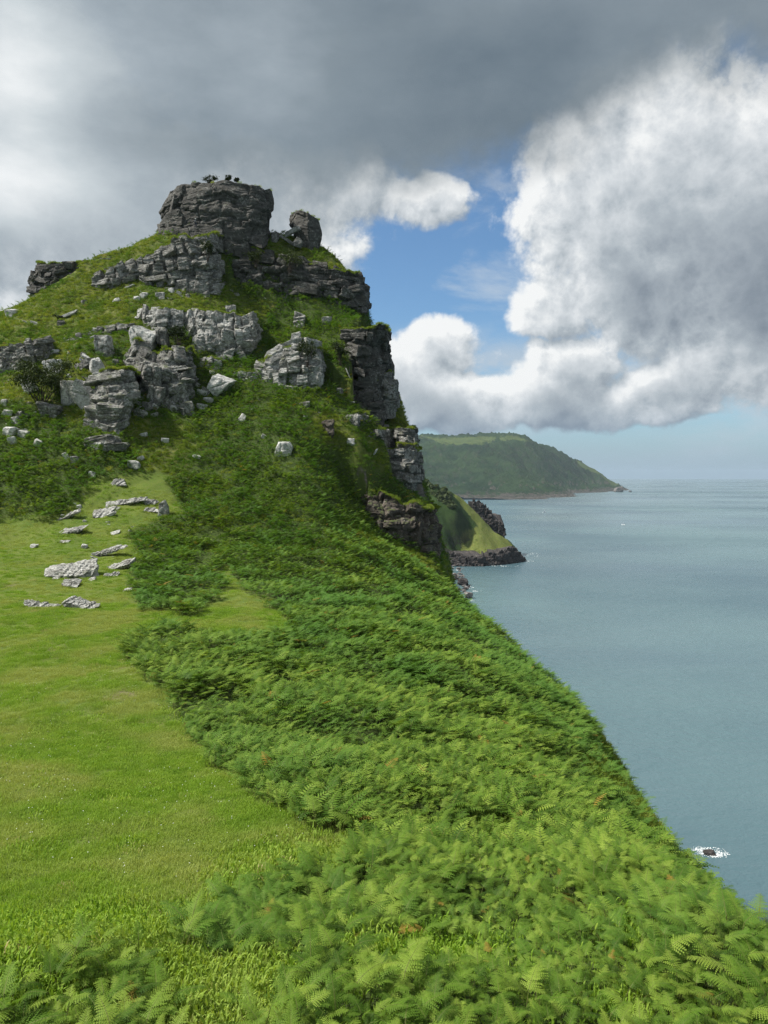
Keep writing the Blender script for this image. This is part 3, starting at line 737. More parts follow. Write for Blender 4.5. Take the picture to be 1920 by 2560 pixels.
crag_thing('sea_cliff', 'dark overhanging cliff corner on the seaward skyline with deep recess', S3(
 (868,905,134, 860,862,134, 842,821,135), (892,936,131.5, 888,872,132, 880,820,132.5), (925,942,132, 920,877,133, 920,820,132), (962,932,134, 950,872,136, 957,818,132.5), (976,925,137, 971,872,138.5, 981,827,135), (979,915,148, 974,868,148, 978,826,147)),
 156, M['tower'], 71, lt=1.6, bw=2.4, amp=.8, ragged=.4)
crag_thing('sea_cliff', 'stepped rock rib below the overhang on the right skyline', S3(
 (940,1000,134, 945,955,135, 942,928,136), (970,1018,134, 970,975,134.5, 962,926,136.5), (994,1018,137, 992,970,137, 977,928,139), (998,1012,147, 994,968,147, 980,932,147)), 154, M['crag'], 73, lt=1.2, bw=2.0, amp=.8, ragged=.6)
crag_thing('sea_cliff', 'upright grey cliff face at the right skyline above the green fern slope', S3(
 (985,1120,129.5, 985,1095,130, 985,1072,131.5), (1008,1130,127.5, 1008,1095,127.5, 1006,1068,129.5), (1032,1165,128, 1034,1110,128, 1031,1064,130), (1041,1175,132, 1044,1112,132, 1041,1070,133), (1040,1165,146, 1043,1110,146, 1039,1070,146)),
 152, M['crag'], 79, lt=1.3, bw=1.8, amp=.7, ragged=.5)
crag_thing('sea_cliff', 'brown weathered cliff under a grass lip beside the lower fern slope', S3(
 (890,1245,118, 889,1222,118, 888,1206,119), (922,1305,113.5, 920,1262,114, 918,1222,116), (962,1358,112, 962,1292,112.5, 960,1234,115.5), (1020,1380,112.5, 1018,1312,113, 1015,1250,116), (1066,1408,114, 1066,1342,114.5, 1062,1264,117), (1095,1412,119, 1097,1336,119, 1083,1273,120), (1095,1410,134, 1097,1332,134, 1085,1276,134)),
 138, M['brown'], 83, lt=1.3, bw=2.6, amp=1.0, ragged=.7, blocks=.5, inset=.15, bl=(2.4, 3.2))
crag_thing('sea_cliff', 'shaded rock wall below the deep recess of the overhanging cliff', S3(
 (868,1040,131.5, 870,1002,132, 876,952,134), (905,1050,130.5, 905,1006,131, 905,945,133), (942,1055,131, 944,1008,131.5, 942,945,133.5), (966,1045,134, 966,1005,134.5, 960,950,136)), 146, M['tower'], 97, lt=1.3, bw=2.2, amp=.8, ragged=.8)
crag_thing('sea_cliff', 'shadowed grey cliff between the upright face and the brown cliff', S3(
 (955,1178,125.5, 960,1150,126, 966,1112,128), (1000,1200,124, 1002,1160,124.5, 1004,1108,127), (1036,1212,125, 1039,1168,125.5, 1036,1118,128), (1056,1206,130, 1058,1168,130, 1048,1124,131), (1056,1200,142, 1058,1168,142, 1048,1124,142)), 144, M['crag'], 99, lt=1.3, bw=2.0, amp=.8, ragged=.8)
crag_thing('rock_outcrop', 'low dark rock wall running out of frame at far left', S3(
 (-130,1010,122, -130,960,122, -130,900,123), (-60,972,122, -60,925,122, -60,880,123), (0,948,121, 0,904,121.5, 0,863,123), (60,905,121.5, 60,873,122, 65,843,123.5), (110,882,122.5, 110,861,123, 115,843,124), (136,876,126, 136,858,126, 135,846,127)),
 134, M['crag'], 89, lt=1.2, bw=2.0, amp=.7, ragged=.4)

hill.data.vertices.foreach_set('co', np.stack([GX, GY, GZ], -1).astype(np.float32).ravel()); hill.data.update()
def ledge(label, mat, seed, rows, **kw):
    st = []
    for (px, yb, yt) in rows: Y = hit(px, yb)[1]; st.append([(px, yb, Y), (px, (yb + yt) / 2, Y + .3), (px, yt, Y + 1.0)])
    crag_thing('rock_ledge', label, st, max(q[0][2] for q in st) + 6, mat, seed, ragged=.4, **kw)
ledge('low dark rock ledge left of the pale upright blocks', M['crag'], 301, [(228,836,822), (262,838,810), (300,834,803), (334,828,800)], lt=.8, bw=1.6, amp=.5)
ledge('grassy rock ledge on the seaward slope below the overhanging cliff', M['crag'], 307, [(862,1050,1034), (888,1066,1024), (912,1068,1026), (932,1056,1036)], lt=1.0, bw=1.6, amp=.6)
ledge('short rock ledge left of the upright sea cliff face', M['crag'], 311, [(926,1096,1078), (952,1110,1070), (985,1108,1068), (1004,1096,1074)], lt=1.0, bw=1.6, amp=.6)
ledge('small stepped ledge under the grass shelf right of the blocky wall', M['outcrop'], 313, [(655,905,892), (672,910,884), (690,908,886)], lt=.8, bw=1.4, amp=.4)
ledge('long low ledge of grey rock above the pale boulders at left', M['crag'], 317, [(148,856,846), (185,852,838), (215,846,834), (232,842,832)], lt=.6, bw=1.5, amp=.4)
hill.data.vertices.foreach_set('co', np.stack([GX, GY, GZ], -1).astype(np.float32).ravel()); hill.data.update()
ledge('broken rock step linking the blocky wall to the leaning boulder', M['outcrop'], 331, [(492,915,894), (515,926,892), (542,930,896), (560,926,904)], lt=.9, bw=1.5, amp=.5)
ledge('rough rock step on the slope left of the pale cracked face', M['outcrop'], 337, [(575,948,930), (598,955,924), (625,956,926), (640,950,932)], lt=.8, bw=1.5, amp=.5)
ledge('low broken ledge above the rubble at the left', M['crag'], 341, [(40,905,888), (75,902,880), (108,892,874), (140,888,876)], lt=.7, bw=1.5, amp=.5)
hill.data.vertices.foreach_set('co', np.stack([GX, GY, GZ], -1).astype(np.float32).ravel()); hill.data.update()
# ------------------------------------------------------------------ rock stack in the middle of the slope (blocks that lean on one another)
def stack(name, label, foot_px, items, mat):
    base = hit(*foot_px); root = empty(name, base); tag(root, label, 'rock')
    for k, (x0, y0, x1, y1, Yo, seed, kw) in enumerate(items):
        kw = dict(kw); m_ = kw.pop('mat', mat)
        rock_at('block', x0, y0, x1, y1, seed, m_, parent=root, Y=base[1] + Yo, sink=.06, **kw)
    return root
BX = dict(n=18, facets=5, sharp=60, depth=1.1, rough=.07, cracks=1)
def S3r(y0, *rows): return [[(r[0], r[1], y0 + r[2]), (r[3], r[4], y0 + r[5]), (r[6], r[7], y0 + r[8])] for r in rows]
yp = hit(262, 1078)[1]
crag_thing('rock_prow', 'dark blocky rock prow with layered base, foremost in the central outcrop', S3r(yp,
 (212,1062,1.2, 214,1006,1.6, 238,924,3.2), (240,1086,-.2, 236,1010,.3, 262,916,2.6), (300,1084,-.2, 304,1010,.3, 312,916,2.6), (325,1066,1.6, 332,1000,2.0, 333,920,3.8), (332,1040,7, 336,990,7, 336,924,7.5)),
 yp + 11, M['crag'], 101, lt=1.0, bw=4.5, amp=.55, ragged=.3, bl=(2.2, 5.0), lam=.16)
stack('rock_stack', 'flat layered slabs at the foot of the dark rock prow', (262, 1135), [
 (212, 1086, 300, 1112, .6, 511, dict(BX, lam=(.2, .10, -.3, 0))), (204, 1106, 262, 1132, .3, 512, dict(BX, lam=(.2, .08, -.2, 0), mat=M['boulder'])), (240, 1100, 318, 1134, .8, 513, dict(BX, lam=(.18, .08, -.3, 0))),
 ], M['crag'])
ys = hit(400, 1010)[1]
crag_thing('rock_stack', 'tall cluster of cracked grey blocks right of the dark prow', S3r(ys,
 (303,955,5, 304,912,5.4, 306,868,6.5), (332,992,2.4, 330,926,2.8, 330,868,5), (365,1014,.4, 365,942,.8, 362,868,3.6), (415,1026,-.2, 412,952,.3, 412,867,3.2), (455,1026,.2, 458,952,.8, 452,871,3.6), (482,1004,3.0, 480,942,3.4, 474,880,5.0), (488,990,8, 486,942,8, 478,886,9)),
 ys + 13, M['crag'], 107, lt=1.3, bw=2.2, amp=1.2, ragged=1.2, bl=(1.9, 2.6), blocks=.85)
stack('rock_stack', 'two pale upright blocks on top of the grey cluster', (390, 1000), [
 (312, 814, 388, 888, 6.5, 521, dict(BX, mat=M['boulder'])), (384, 812, 422, 864, 7.5, 522, dict(BX))], M['crag'])
hill.data.vertices.foreach_set('co', np.stack([GX, GY, GZ], -1).astype(np.float32).ravel()); hill.data.update()
L1 = lambda t, a, dx=0., dy=0.: (t, a, dx, dy)
B, SL, CR, OC = M['boulder'], M['slab'], M['crag'], M['outcrop']
BOULDERS = [  # x0,y0,x1,y1, material, label, options
 (501, 912, 584, 996, B, 'large pale boulder leaning right of the tall grey rock stack', dict(tilt=.62, depth=.7, facets=6)),
 (466, 936, 500, 958, B, 'topmost of the small pale slabs stepping down beside the tall rock stack', dict(tilt=.3)),
 (478, 954, 512, 974, B, 'second of the small pale slabs stepping down beside the tall rock stack', dict(tilt=.2)),
 (488, 968, 524, 990, B, 'third of the small pale slabs stepping down beside the tall rock stack', dict(tilt=.25)),
 (502, 986, 538, 1008, B, 'lowest of the small pale slabs stepping down beside the tall rock stack', dict(tilt=.3)),
 (362, 960, 416, 1010, CR, 'triangular dark block wedged low in the grey cluster', dict(facets=5, dy=-.6)),
 (414, 954, 478, 1008, OC, 'squared pale block low in the right of the grey cluster', dict(facets=4, dy=-.4)),
 (446, 996, 486, 1036, CR, 'lowest square block under the grey cluster', dict(facets=4)),
 (346, 908, 410, 964, CR, 'grey layered block leaning out of the middle of the cluster', dict(facets=5, lam=L1(.5, .12, .2), Y=ys - .4)),
 (226, 834, 280, 888, OC, 'squarish grey boulder standing alone above the tilted dark slab', dict(facets=5)),
 (192, 884, 242, 924, CR, 'thin dark slab tilted like a blade on the grass', dict(tilt=-.5, depth=1.2, facets=4)),
 (214, 888, 266, 938, B, 'pale rounded boulder beside the tilted dark slab', dict(tilt=-.35)),
 (226, 924, 258, 946, B, 'small pale boulder at the foot of the pale rounded one', dict(tilt=-.3)),
 (102, 890, 160, 940, B, 'big pale boulder behind the dark windswept bush', dict(tilt=-.2)),
 (46, 934, 96, 986, B, 'pale boulder left of the dark windswept bush', dict(tilt=-.5)),
 (143, 950, 199, 1012, B, 'blocky white boulder just right of the dark bush', dict(facets=8)),
 (174, 953, 234, 1022, B, 'white lichened slab propped against the dark rock prow', dict(tilt=-.75, facets=5)),
 (92, 1002, 156, 1044, CR, 'grey cracked rock under the dark windswept bush', dict(lam=L1(.5, .12))),
 (146, 768, 198, 796, B, 'long pale slab lying on the grass slope beside the goat', dict(tilt=-.42, depth=1.0, facets=4)),
 (200, 750, 219, 762, CR, 'small dark stone above the long pale slab', dict()),
 (140, 800, 164, 816, CR, 'dark stone just under the black goat', dict(lam=L1(.3, .1))),
 (280, 742, 303, 756, B, 'small white stone alone on the upper grass', dict(tilt=-.2)),
 (348, 728, 370, 746, B, 'white stone right of a smaller one below the cliff band', dict()),
 (334, 739, 352, 752, B, 'smaller white stone beside a larger one below the cliff band', dict()),
 (308, 706, 338, 722, B, 'thin pale slab on the grass under the cliff band', dict(tilt=-.4)),
 (386, 728, 412, 748, OC, 'grey boulder half sunk below the cliff band', dict()),
 (420, 716, 438, 734, B, 'pale upright stone under the cliff cracks', dict(tilt=-.5)),
 (460, 694, 482, 716, OC, 'square grey boulder among rubble under the cliff', dict(facets=5)),
 (474, 706, 500, 728, OC, 'blocky grey boulder at the toe of the cliff rubble', dict(facets=5)),
 (508, 666, 536, 706, OC, 'tall pale block standing against the cliff band', dict(facets=4)),
 (500, 702, 556, 732, OC, 'wide pale block at the cliff foot under the tall one', dict(facets=4, lam=L1(.6, .1))),
 (10, 770, 42, 794, B, 'pale boulder on the far left skyline', dict(facets=8)),
 (252, 838, 268, 852, B, 'small stone on grass above the squarish boulder', dict()),
 (120, 872, 148, 888, B, 'white stone above the bush on open grass', dict()),
 (165, 878, 178, 888, B, 'tiny white stone between bush and dark blade slab', dict()),
 (186, 830, 204, 844, CR, 'dark knob of rock in the grass left of the squarish boulder', dict()),
 (560, 760, 592, 784, OC, 'grey knob of rock on the grass shelf', dict(lam=L1(.5, .15))),
 (728, 778, 768, 818, OC, 'stacked grey knob rising from the green slope', dict(lam=L1(.7, .25), facets=5)),
 (804, 788, 828, 812, OC, 'lone rounded grey block on the green slope below the dark cliff', dict(facets=5)),
 (636, 780, 648, 790, B, 'tiny white stone right of the blocky rock wall', dict()),
 (686, 842, 738, 880, OC, 'pale triangular rock above the cracked rock face', dict(tilt=-.5, facets=4)),
 (692, 868, 724, 896, B, 'white boulder under the pale triangular rock', dict()),
 (838, 968, 860, 986, CR, 'grey ledge stone in grass right of the cracked rock face', dict(lam=L1(.4, .1))),
 (886, 954, 912, 984, OC, 'pale upright block on the seaward slope', dict(facets=4)),
 (866, 920, 876, 946, B, 'narrow white stone on the seaward slope', dict(tilt=-.4)),
 (748, 1002, 776, 1018, CR, 'flat grey ledge on the green slope', dict(lam=L1(.4, .15))),
 (806, 1046, 836, 1090, M['brown'], 'brown weathered rock knob above bare earth', dict(lam=L1(.7, .2))),
 (872, 1030, 900, 1066, CR, 'grey streaked rock in the slope below the seaward ledge', dict(lam=L1(.6, .2), facets=4)),
 (946, 1060, 976, 1100, CR, 'squared grey rock left of the upright sea cliff face', dict(facets=4)),
 (592, 1030, 618, 1056, B, 'small white boulder on the slope below the leaning boulder', dict(tilt=.5)),
 (686, 1102, 733, 1140, B, 'round white boulder sitting alone on the green fern slope', dict(facets=9)),
 (650, 1082, 668, 1098, B, 'small white stone above left of the round white boulder', dict(tilt=.4)),
 (866, 1094, 890, 1112, B, 'white stone beside bare earth high on the fern slope', dict()),
 (928, 1120, 944, 1142, B, 'thin white stone on the fern slope near the skyline', dict(tilt=.6)),
 (398, 1090, 424, 1110, B, 'small white rock on grass below the tall rock stack', dict(tilt=.25)),
 (346, 1080, 368, 1092, B, 'small flat pale stone below the dark prow', dict(tilt=-.1)),
 (326, 1022, 372, 1042, OC, 'flat grey ledge just right of the dark prow', dict(lam=L1(.25, .1))),
 (312, 1146, 350, 1172, B, 'pale angular rock on the grass below the layered slabs', dict(tilt=.2)),
 (340, 1134, 362, 1154, B, 'small pale rock tipped up beside the pale angular one', dict(tilt=-.6)),
 (153, 1126, 176, 1152, B, 'white upright stone at the upper edge of the left ferns', dict(tilt=-.4)),
 (174, 1138, 196, 1156, OC, 'grey stone right of the white upright one', dict(lam=L1(.2, .08))),
 (220, 1178, 238, 1198, B, 'white stone in the left ferns beside the path', dict()),
 (478, 1134, 504, 1148, B, 'flat white stone on the right flank above the ferns', dict(tilt=.2)),
 (270, 1188, 312, 1214, SL, 'narrow pale rock rib on the footpath', dict(lam=L1(.2, .10, -.3), facets=4)),
 (262, 1228, 358, 1262, SL, 'upper pale layered slab across the footpath', dict(lam=L1(.18, .12, -.45), facets=4, tilt=-.18)),
 (224, 1252, 290, 1292, SL, 'pale layered slab below left of the upper slab', dict(lam=L1(.18, .12, -.45), facets=4, tilt=-.15)),
 (350, 1244, 398, 1262, SL, 'flat pale slab on the right of the footpath', dict(lam=L1(.15, .08), facets=4)),
 (390, 1248, 426, 1290, OC, 'grey upright block at the right end of the footpath slabs', dict(facets=4, tilt=-.1)),
 (350, 1262, 394, 1280, SL, 'low pale slab left of the grey upright block', dict(lam=L1(.15, .08), facets=4)),
 (132, 1256, 196, 1298, SL, 'long thin pale slab at the edge of the left ferns', dict(lam=L1(.15, .08, -.4), tilt=-.45, facets=4)),
 (136, 1298, 212, 1334, SL, 'broken pale slab in the turf below the left ferns', dict(lam=L1(.15, .12, -.3), tilt=-.2, facets=4)),
 (192, 1338, 316, 1392, SL, 'big tilted slab with ridged layers, upper of the meadow rocks', dict(lam=L1(.16, .12, -.45), tilt=-.3, facets=4)),
 (116, 1386, 242, 1446, SL, 'broad layered slab, largest of the meadow rocks', dict(lam=L1(.17, .14, -.4), tilt=-.08, facets=5)),
 (256, 1382, 330, 1424, SL, 'tilted grey slab right of the broad meadow rock', dict(lam=L1(.16, .12, -.4), tilt=-.25, facets=4)),
 (148, 1444, 196, 1468, SL, 'small grey slab just below the broad meadow rock', dict(lam=L1(.15, .1, -.3), facets=5)),
 (256, 1428, 292, 1442, SL, 'flat pale slab sunk in grass below the tilted grey slab', dict(lam=L1(.12, .06), facets=4)),
 (152, 1474, 236, 1520, SL, 'pale layered rock lowest in the meadow group', dict(lam=L1(.15, .12, -.2), tilt=.25, facets=5)),
 (56, 1496, 136, 1518, SL, 'low pale slab alone in turf left of the lowest meadow rock', dict(lam=L1(.12, .08, -.1), tilt=.08, facets=4)),
 (72, 1360, 92, 1371, B, 'tiny white stone alone on the left meadow', dict()),
 (266, 1318, 298, 1338, SL, 'grey stone half hidden in ferns above the big tilted slab', dict(tilt=-.3)),
 (148, 1346, 172, 1358, SL, 'flat pale stone in turf left of the big tilted slab', dict(tilt=-.1)),
 (306, 1466, 328, 1480, SL, 'small pale stone in the grass beside the fern edge', dict()),
 (222, 1440, 236, 1452, SL, 'tiny pale stone touching the broad meadow rock', dict()),
 (128, 1440, 146, 1450, SL, 'tiny flat stone left of the small grey slab', dict()),
 (0, 996, 18, 1016, B, 'topmost pale rock of the rubble at the left frame edge', dict()),
 (0, 1018, 34, 1042, B, 'wide pale rock of the rubble at the left frame edge', dict(tilt=.2)),
 (22, 1040, 52, 1060, OC, 'grey rock in the rubble at the left frame edge', dict()),
 (0, 1062, 40, 1092, B, 'large pale block low in the left edge rubble', dict(tilt=.15)),
 (40, 1070, 72, 1096, B, 'white rock at the right end of the left edge rubble', dict(tilt=.2)),
 (18, 1090, 40, 1112, B, 'lowest pale stone of the left edge rubble', dict()),
 (80, 1094, 106, 1118, B, 'pale stone in ferns right of the left edge rubble', dict(tilt=.4)),
 (36, 1026, 58, 1044, CR, 'small dark rock above the rubble right end', dict()),
]
for k, (x0, y0, x1, y1, m_, lab, kw) in enumerate(BOULDERS):
    if m_ is SL: g_ = (x1 - x0) * .09; x0, x1, y0 = x0 - g_, x1 + g_, y0 - g_ * .4
    kw = dict(kw); sp = (x1 - x0) > 40
    o = rock_at('boulder' if m_ is not SL else 'rock_slab', x0, y0, x1, y1, 900 + k * 3, m_, n=26 if sp and m_ is SL else 20 if sp else 10, cracks=2 if sp else 0, flat=(m_ is SL), **kw)
    tag(o, lab, 'rock')
# leaning slabs between tower and pinnacle
for k, (x0, y0, x1, y1, tl, Y, lab) in enumerate([
 (672, 576, 700, 606, 0.0, 152, 'dark block wedged between tower foot and fallen slabs'),
 (690, 578, 742, 612, .55, 151, 'fallen slab leaning down towards the tower from the pinnacle'),
 (708, 558, 752, 590, -.55, 151.5, 'pale slab propped against the left side of the pinnacle'),
 (730, 590, 762, 618, .3, 150.5, 'small dark block at the pinnacle foot')]):
    tag(rock_at('boulder', x0, y0, x1, y1, 1400 + k, M['crag'] if k != 2 else OC, tilt=tl, Y=Y, facets=4, n=12), lab, 'rock')

# ------------------------------------------------------------------ headlands along the coast
def W(px, py, z=0.0):
    d = pix_dir(px, py); t = (z - CZ) / d[2]; q = d * t; return np.array([q[0], q[1], z])
def mat_headland(name, scale, lowrock, cols, slope=(.50, .66), field=None):
    m, N, out = new_mat(name)
    geo = N.new('ShaderNodeNewGeometry'); p = geo.outputs['Position']; tx = N.xyz(p); nz = N.xyz(geo.outputs['True Normal'])[2]
    n1 = N.noise(p, .9 * scale, 5, .6); n2 = N.noise(p, 6 * scale, 5, .65); n3 = N.noise(p, 25 * scale, 4, .65)
    c = N.mix(N.sstep(n1, .35, .62), cols[0], cols[1])
    gr = N.new('ShaderNodeAttribute', attribute_name='grass').outputs['Fac']
    c = N.mix(N.m('MULTIPLY', N.sstep(n3, .4, .65), .5), c, cols[0])
    g = N.mix(N.sstep(n2, .3, .7), cols[2], cols[3])
    c = N.mix(gr, c, g)
    low = N.sstep(N.m('ADD', tx[2], N.m('MULTIPLY', N.m('SUBTRACT', n2, .5), lowrock * 6.0)), lowrock * .6, lowrock * 1.3, 1, 0)
    steep = N.m('MULTIPLY', N.sstep(N.m('ADD', nz, N.m('MULTIPLY', N.m('SUBTRACT', n2, .5), .5)), slope[0], slope[1], 1, 0), N.sstep(tx[2], lowrock * 1.5, lowrock * 5, 1, .25))
    rk = N.m('MAXIMUM', low, steep)
    st = N.noise(N.vm('MULTIPLY', p, (.6, .6, 2.5)), 14 * scale, 5, .65)
    rc = N.mix(N.sstep(st, .32, .68), cols[4], cols[5])
    c = N.mix(rk, c, rc)
    h = N.m('ADD', N.m('MULTIPLY', n3, .7), N.m('MULTIPLY', st, N.m('MULTIPLY', rk, 1.5)))
    principled(N, out, c, .95, bump(N, h, .8, .12 / scale), .1)
    return m
def headland(name, ctrl, xs, ys, rough, canopy, mat, grass_poly, rbf_c):
    fit = _rbf_fit(np.array(ctrl, float), c=rbf_c)
    X, Y = np.meshgrid(xs, ys); Z = _rbf_eval(fit, X, Y).reshape(X.shape)
    s0 = canopy[1]
    land = sm(Z, 2, rough * 3)
    Z = Z - (.5 - np.abs(fbm2(X + .5 * Y, Y * .3, .055 / rough, 3))) * rough * 1.7 * land
    Z = Z + fbm2(X, Y, .12 / rough, 5, .55) * rough * (.25 + .75 * land)
    px, py, _ = to_pix(np.stack([X, Y, Z], -1)); g = np.zeros(X.shape)
    for poly in grass_poly: g = np.maximum(g, inside(poly, px + fbm2(X, Y, .08 / rough, 3) * 8, py + fbm2(X, Y, .1 / rough, 3, z=5) * 5))
    Z = Z + np.abs(fbm2(X, Y, 1 / s0, 2)) * canopy[0] * (1 - g) * land
    o = mesh_obj(name, np.stack([X, Y, Z], -1).reshape(-1, 3), grid_faces(*X.shape), mat); attr(o.data, 'grass', g); tag(o, kind='structure')
    return fit
far = [W(*q) for q in [(1000,1258),(1100,1256),(1200,1251),(1290,1249),(1360,1248),(1440,1236),(1462,1232),(1545,1228),(1558,1226.5)]]
shore_out = []
for q in far: shore_out += [q + np.array([60, -160, -45]), q + np.array([200, -500, -60])]
far += shore_out
far += [P(*q) for q in [(900,1090,5200),(1040,1093,5200),(1110,1098,5150),(1200,1098,5200),(1290,1097,5300),(1330,1108,5400),(1390,1135,5650),(1440,1155,5850),(1480,1171,6000),(1505,1183,6080),(1530,1200,6150),(1548,1216,6200),
  (1219,1114,4900),(1290,1167,4500),(1312,1205,4150),(1300,1236,3900),(1335,1165,5050),(1360,1212,4800),(1150,1130,4700),(1120,1180,4300),(1200,1190,4250),(1050,1150,4500),(1440,1200,5600),(1400,1230,4700),(1490,1208,5850),(1240,1232,3900)]]
far += [np.array(q, float) for q in [(0,6200,330),(800,6300,330),(1300,6500,280),(1700,6800,120),(2000,6900,-20),(2150,6400,-40),(2250,6200,-60),(2100,6000,-50),(0,7200,200),(1500,7400,60),(2400,7000,-60),(-300,5000,300),(-300,4200,150),(-300,3700,-40)]]
headland('far_headland', far, np.arange(-400, 2500, 13.0), np.arange(3500, 7300, 15.0), 20.0, (26.0, 34.0),
 mat_headland('far_headland_cover', .006, 20, ((.016, .034, .015), (.034, .060, .022), (.065, .098, .032), (.095, .12, .042), (.045, .042, .038), (.15, .135, .115))),
 [[(1070,1100),(1130,1094),(1240,1094),(1235,1107),(1200,1112),(1110,1112)], [(1030,1085),(1070,1092),(1110,1100),(1060,1098)], [(1440,1150),(1550,1200),(1545,1216),(1500,1190),(1440,1168)], [(1245,1094),(1300,1092),(1330,1104),(1250,1100)]], 60.0)
mid = [W(*q) for q in [(1040,1412),(1090,1408),(1130,1413),(1200,1414),(1262,1409),(1300,1404),(1313,1401)]]
so = []
for q in mid: so += [q + np.array([6, -26, -22]), q + np.array([14, -80, -30])]
mid += so + [W(1318,1398) + np.array([14, 10, -18]), W(1312,1392) + np.array([4, 30, -14])]
mid += [P(*q) for q in [(980,1180,1010),(1050,1200,1010),(1080,1208,1010),(1110,1222,1012),(1140,1240,1015),(1168,1258,1018),(1200,1290,1010),(1235,1328,1003),(1262,1345,998),(1280,1360,992),(1298,1380,986),(1308,1393,980),
  (1150,1300,968),(1200,1340,968),(1180,1385,945),(1190,1396,940),(1250,1375,966),(1290,1390,970),(1100,1300,955),(1095,1375,935),(1060,1330,935),(1060,1260,970),(1140,1350,952),(1160,1350,966),(1145,1385,940)]]
mid += [np.array(q, float) for q in [(40,1060,70),(110,1070,40),(150,1065,5),(180,1050,-15),(0,1120,60),(100,1150,0),(200,1130,-30),(220,1000,-30),(230,950,-30),(-60,1000,110),(-60,900,60),(-60,1100,90),(30,840,-10),(-60,820,20)]]
headland('near_headland', mid, np.arange(-70, 240, 1.7), np.arange(820, 1160, 1.9), 2.2, (1.6, 4.5),
 mat_headland('near_headland_cover', .045, 9, ((.028, .052, .016), (.050, .085, .022), (.125, .165, .035), (.17, .185, .055), (.024, .021, .020), (.075, .064, .056)), slope=(.36, .5)),
 [[(1130,1238),(1160,1240),(1205,1290),(1260,1340),(1310,1385),(1290,1395),(1235,1380),(1180,1395),(1150,1380),(1150,1335),(1190,1320),(1160,1270)]], 4.0)
def crag_far(name, label, stations, yback, mat, seed, **kw):
    o, _ = crag(name, stations, yback, mat, seed, **kw); return tag(o, label, 'rock')
crag_far('headland_crag', 'dark jagged rock rib along the outer edge of the green headland', S3(
 (1172,1272,1032, 1172,1262,1032, 1172,1252,1034), (1205,1300,1024, 1205,1275,1024, 1203,1251,1026), (1232,1330,1018, 1234,1308,1018, 1230,1284,1020), (1258,1345,1014, 1260,1328,1014, 1257,1314,1016), (1262,1350,1028, 1263,1330,1028, 1259,1316,1028)),
 1050, M['shore'], 201, res=1.3, lt=7, bw=9, amp=3.6, ragged=4, inset=.5, blocks=.6)
def S3w(*rows):
    out = []
    for (xb, yb, xm, ym, xt, yt) in rows: Y = W(xb, yb)[1] - 2; out.append([(xb, yb, Y), (xm, ym, Y + 3), (xt, yt, Y + 8)])
    return out
crag_far('headland_crag', 'black rocky point at the tip of the green headland', S3w((1205,1415, 1205,1401, 1206,1388), (1245,1413, 1245,1396, 1244,1378), (1282,1408, 1280,1388, 1274,1366), (1303,1405, 1299,1386, 1292,1374), (1316,1401, 1309,1392, 1302,1384)),
 990, M['shore'], 211, res=1.3, lt=5, bw=9, amp=3.0, ragged=3, inset=.5, blocks=.6)
crag_far('headland_crag', 'dark sea-worn cliff at the foot of the green headland beside the beach', S3w((1080,1410, 1080,1390, 1080,1368), (1120,1415, 1120,1396, 1119,1378), (1160,1416, 1160,1402, 1160,1388), (1208,1416, 1208,1403, 1208,1392)),
 960, M['shore'], 221, res=1.3, lt=4, bw=8, amp=2.5, ragged=2, inset=.5, blocks=.6)
# sea rock off the far point, and a low skerry shelf
def shore_rock(x0, y0, x1, y1, seed, mat, label, group=None, nm='beach_boulder', **kw):
    f0 = W((x0 + x1) / 2, y1); o = rock_at(nm, x0, y0, x1, y1, seed, mat, Y=f0[1], sink=.2, n=10, **kw); return tag(o, label, 'rock', group)
shore_rock(1536, 1216, 1562, 1230, 301, M['beach'], 'pointed sea stack at the end of the far headland', nm='sea_stack')
shore_rock(1572, 1226, 1580, 1230, 302, M['beach'], 'tiny islet beyond the far headland', nm='sea_stack')
shore_rock(1143, 1444, 1175, 1464, 303, M['shore'], 'largest dark boulder on the beach at the water edge', lam=L1(3, .6), tilt=.12)
shore_rock(1160, 1478, 1184, 1496, 304, M['beach'], 'outermost brown boulder where the beach meets the fern slope', tilt=.1)
shore_rock(1126, 1430, 1146, 1450, 305, M['beach'], 'tall grey boulder left of the largest dark beach boulder', tilt=-.3)
rs = np.random.RandomState(5)
for k in range(95):
    t = rs.uniform(); py = 1410 + 84 * t ** 1.1; lim = 1150 + 30 * (py - 1410) / 84; px = rs.uniform(1090 + 62 * t, lim) if t > .12 else rs.uniform(1095, 1200)
    w = rs.uniform(4, 15) * (1.0 if t > .1 else .7); shore_rock(px - w / 2, py - w * rs.uniform(.35, .6), px + w / 2, py, 320 + k, M['beach'] if rs.uniform() < .75 else M['shore'], 'grey boulder among the jumble on the beach below the headland', 'boulders on the beach', tilt=rs.uniform(-.4, .4))
# beach itself
bx = []
for py in np.linspace(1404, 1510, 14):
    for k, px in enumerate(np.linspace(1030, 1118 + 58 * (py - 1404) / 106, 8)): q = W(px, py); bx.append((q[0], q[1], [5, 4, 3, 2.4, 1.8, 1.1, .3, -1.5][k] + rs.uniform(-.3, .3)))
tag(mesh_obj('beach', np.array(bx), grid_faces(14, 8), M['beach']), kind='structure')

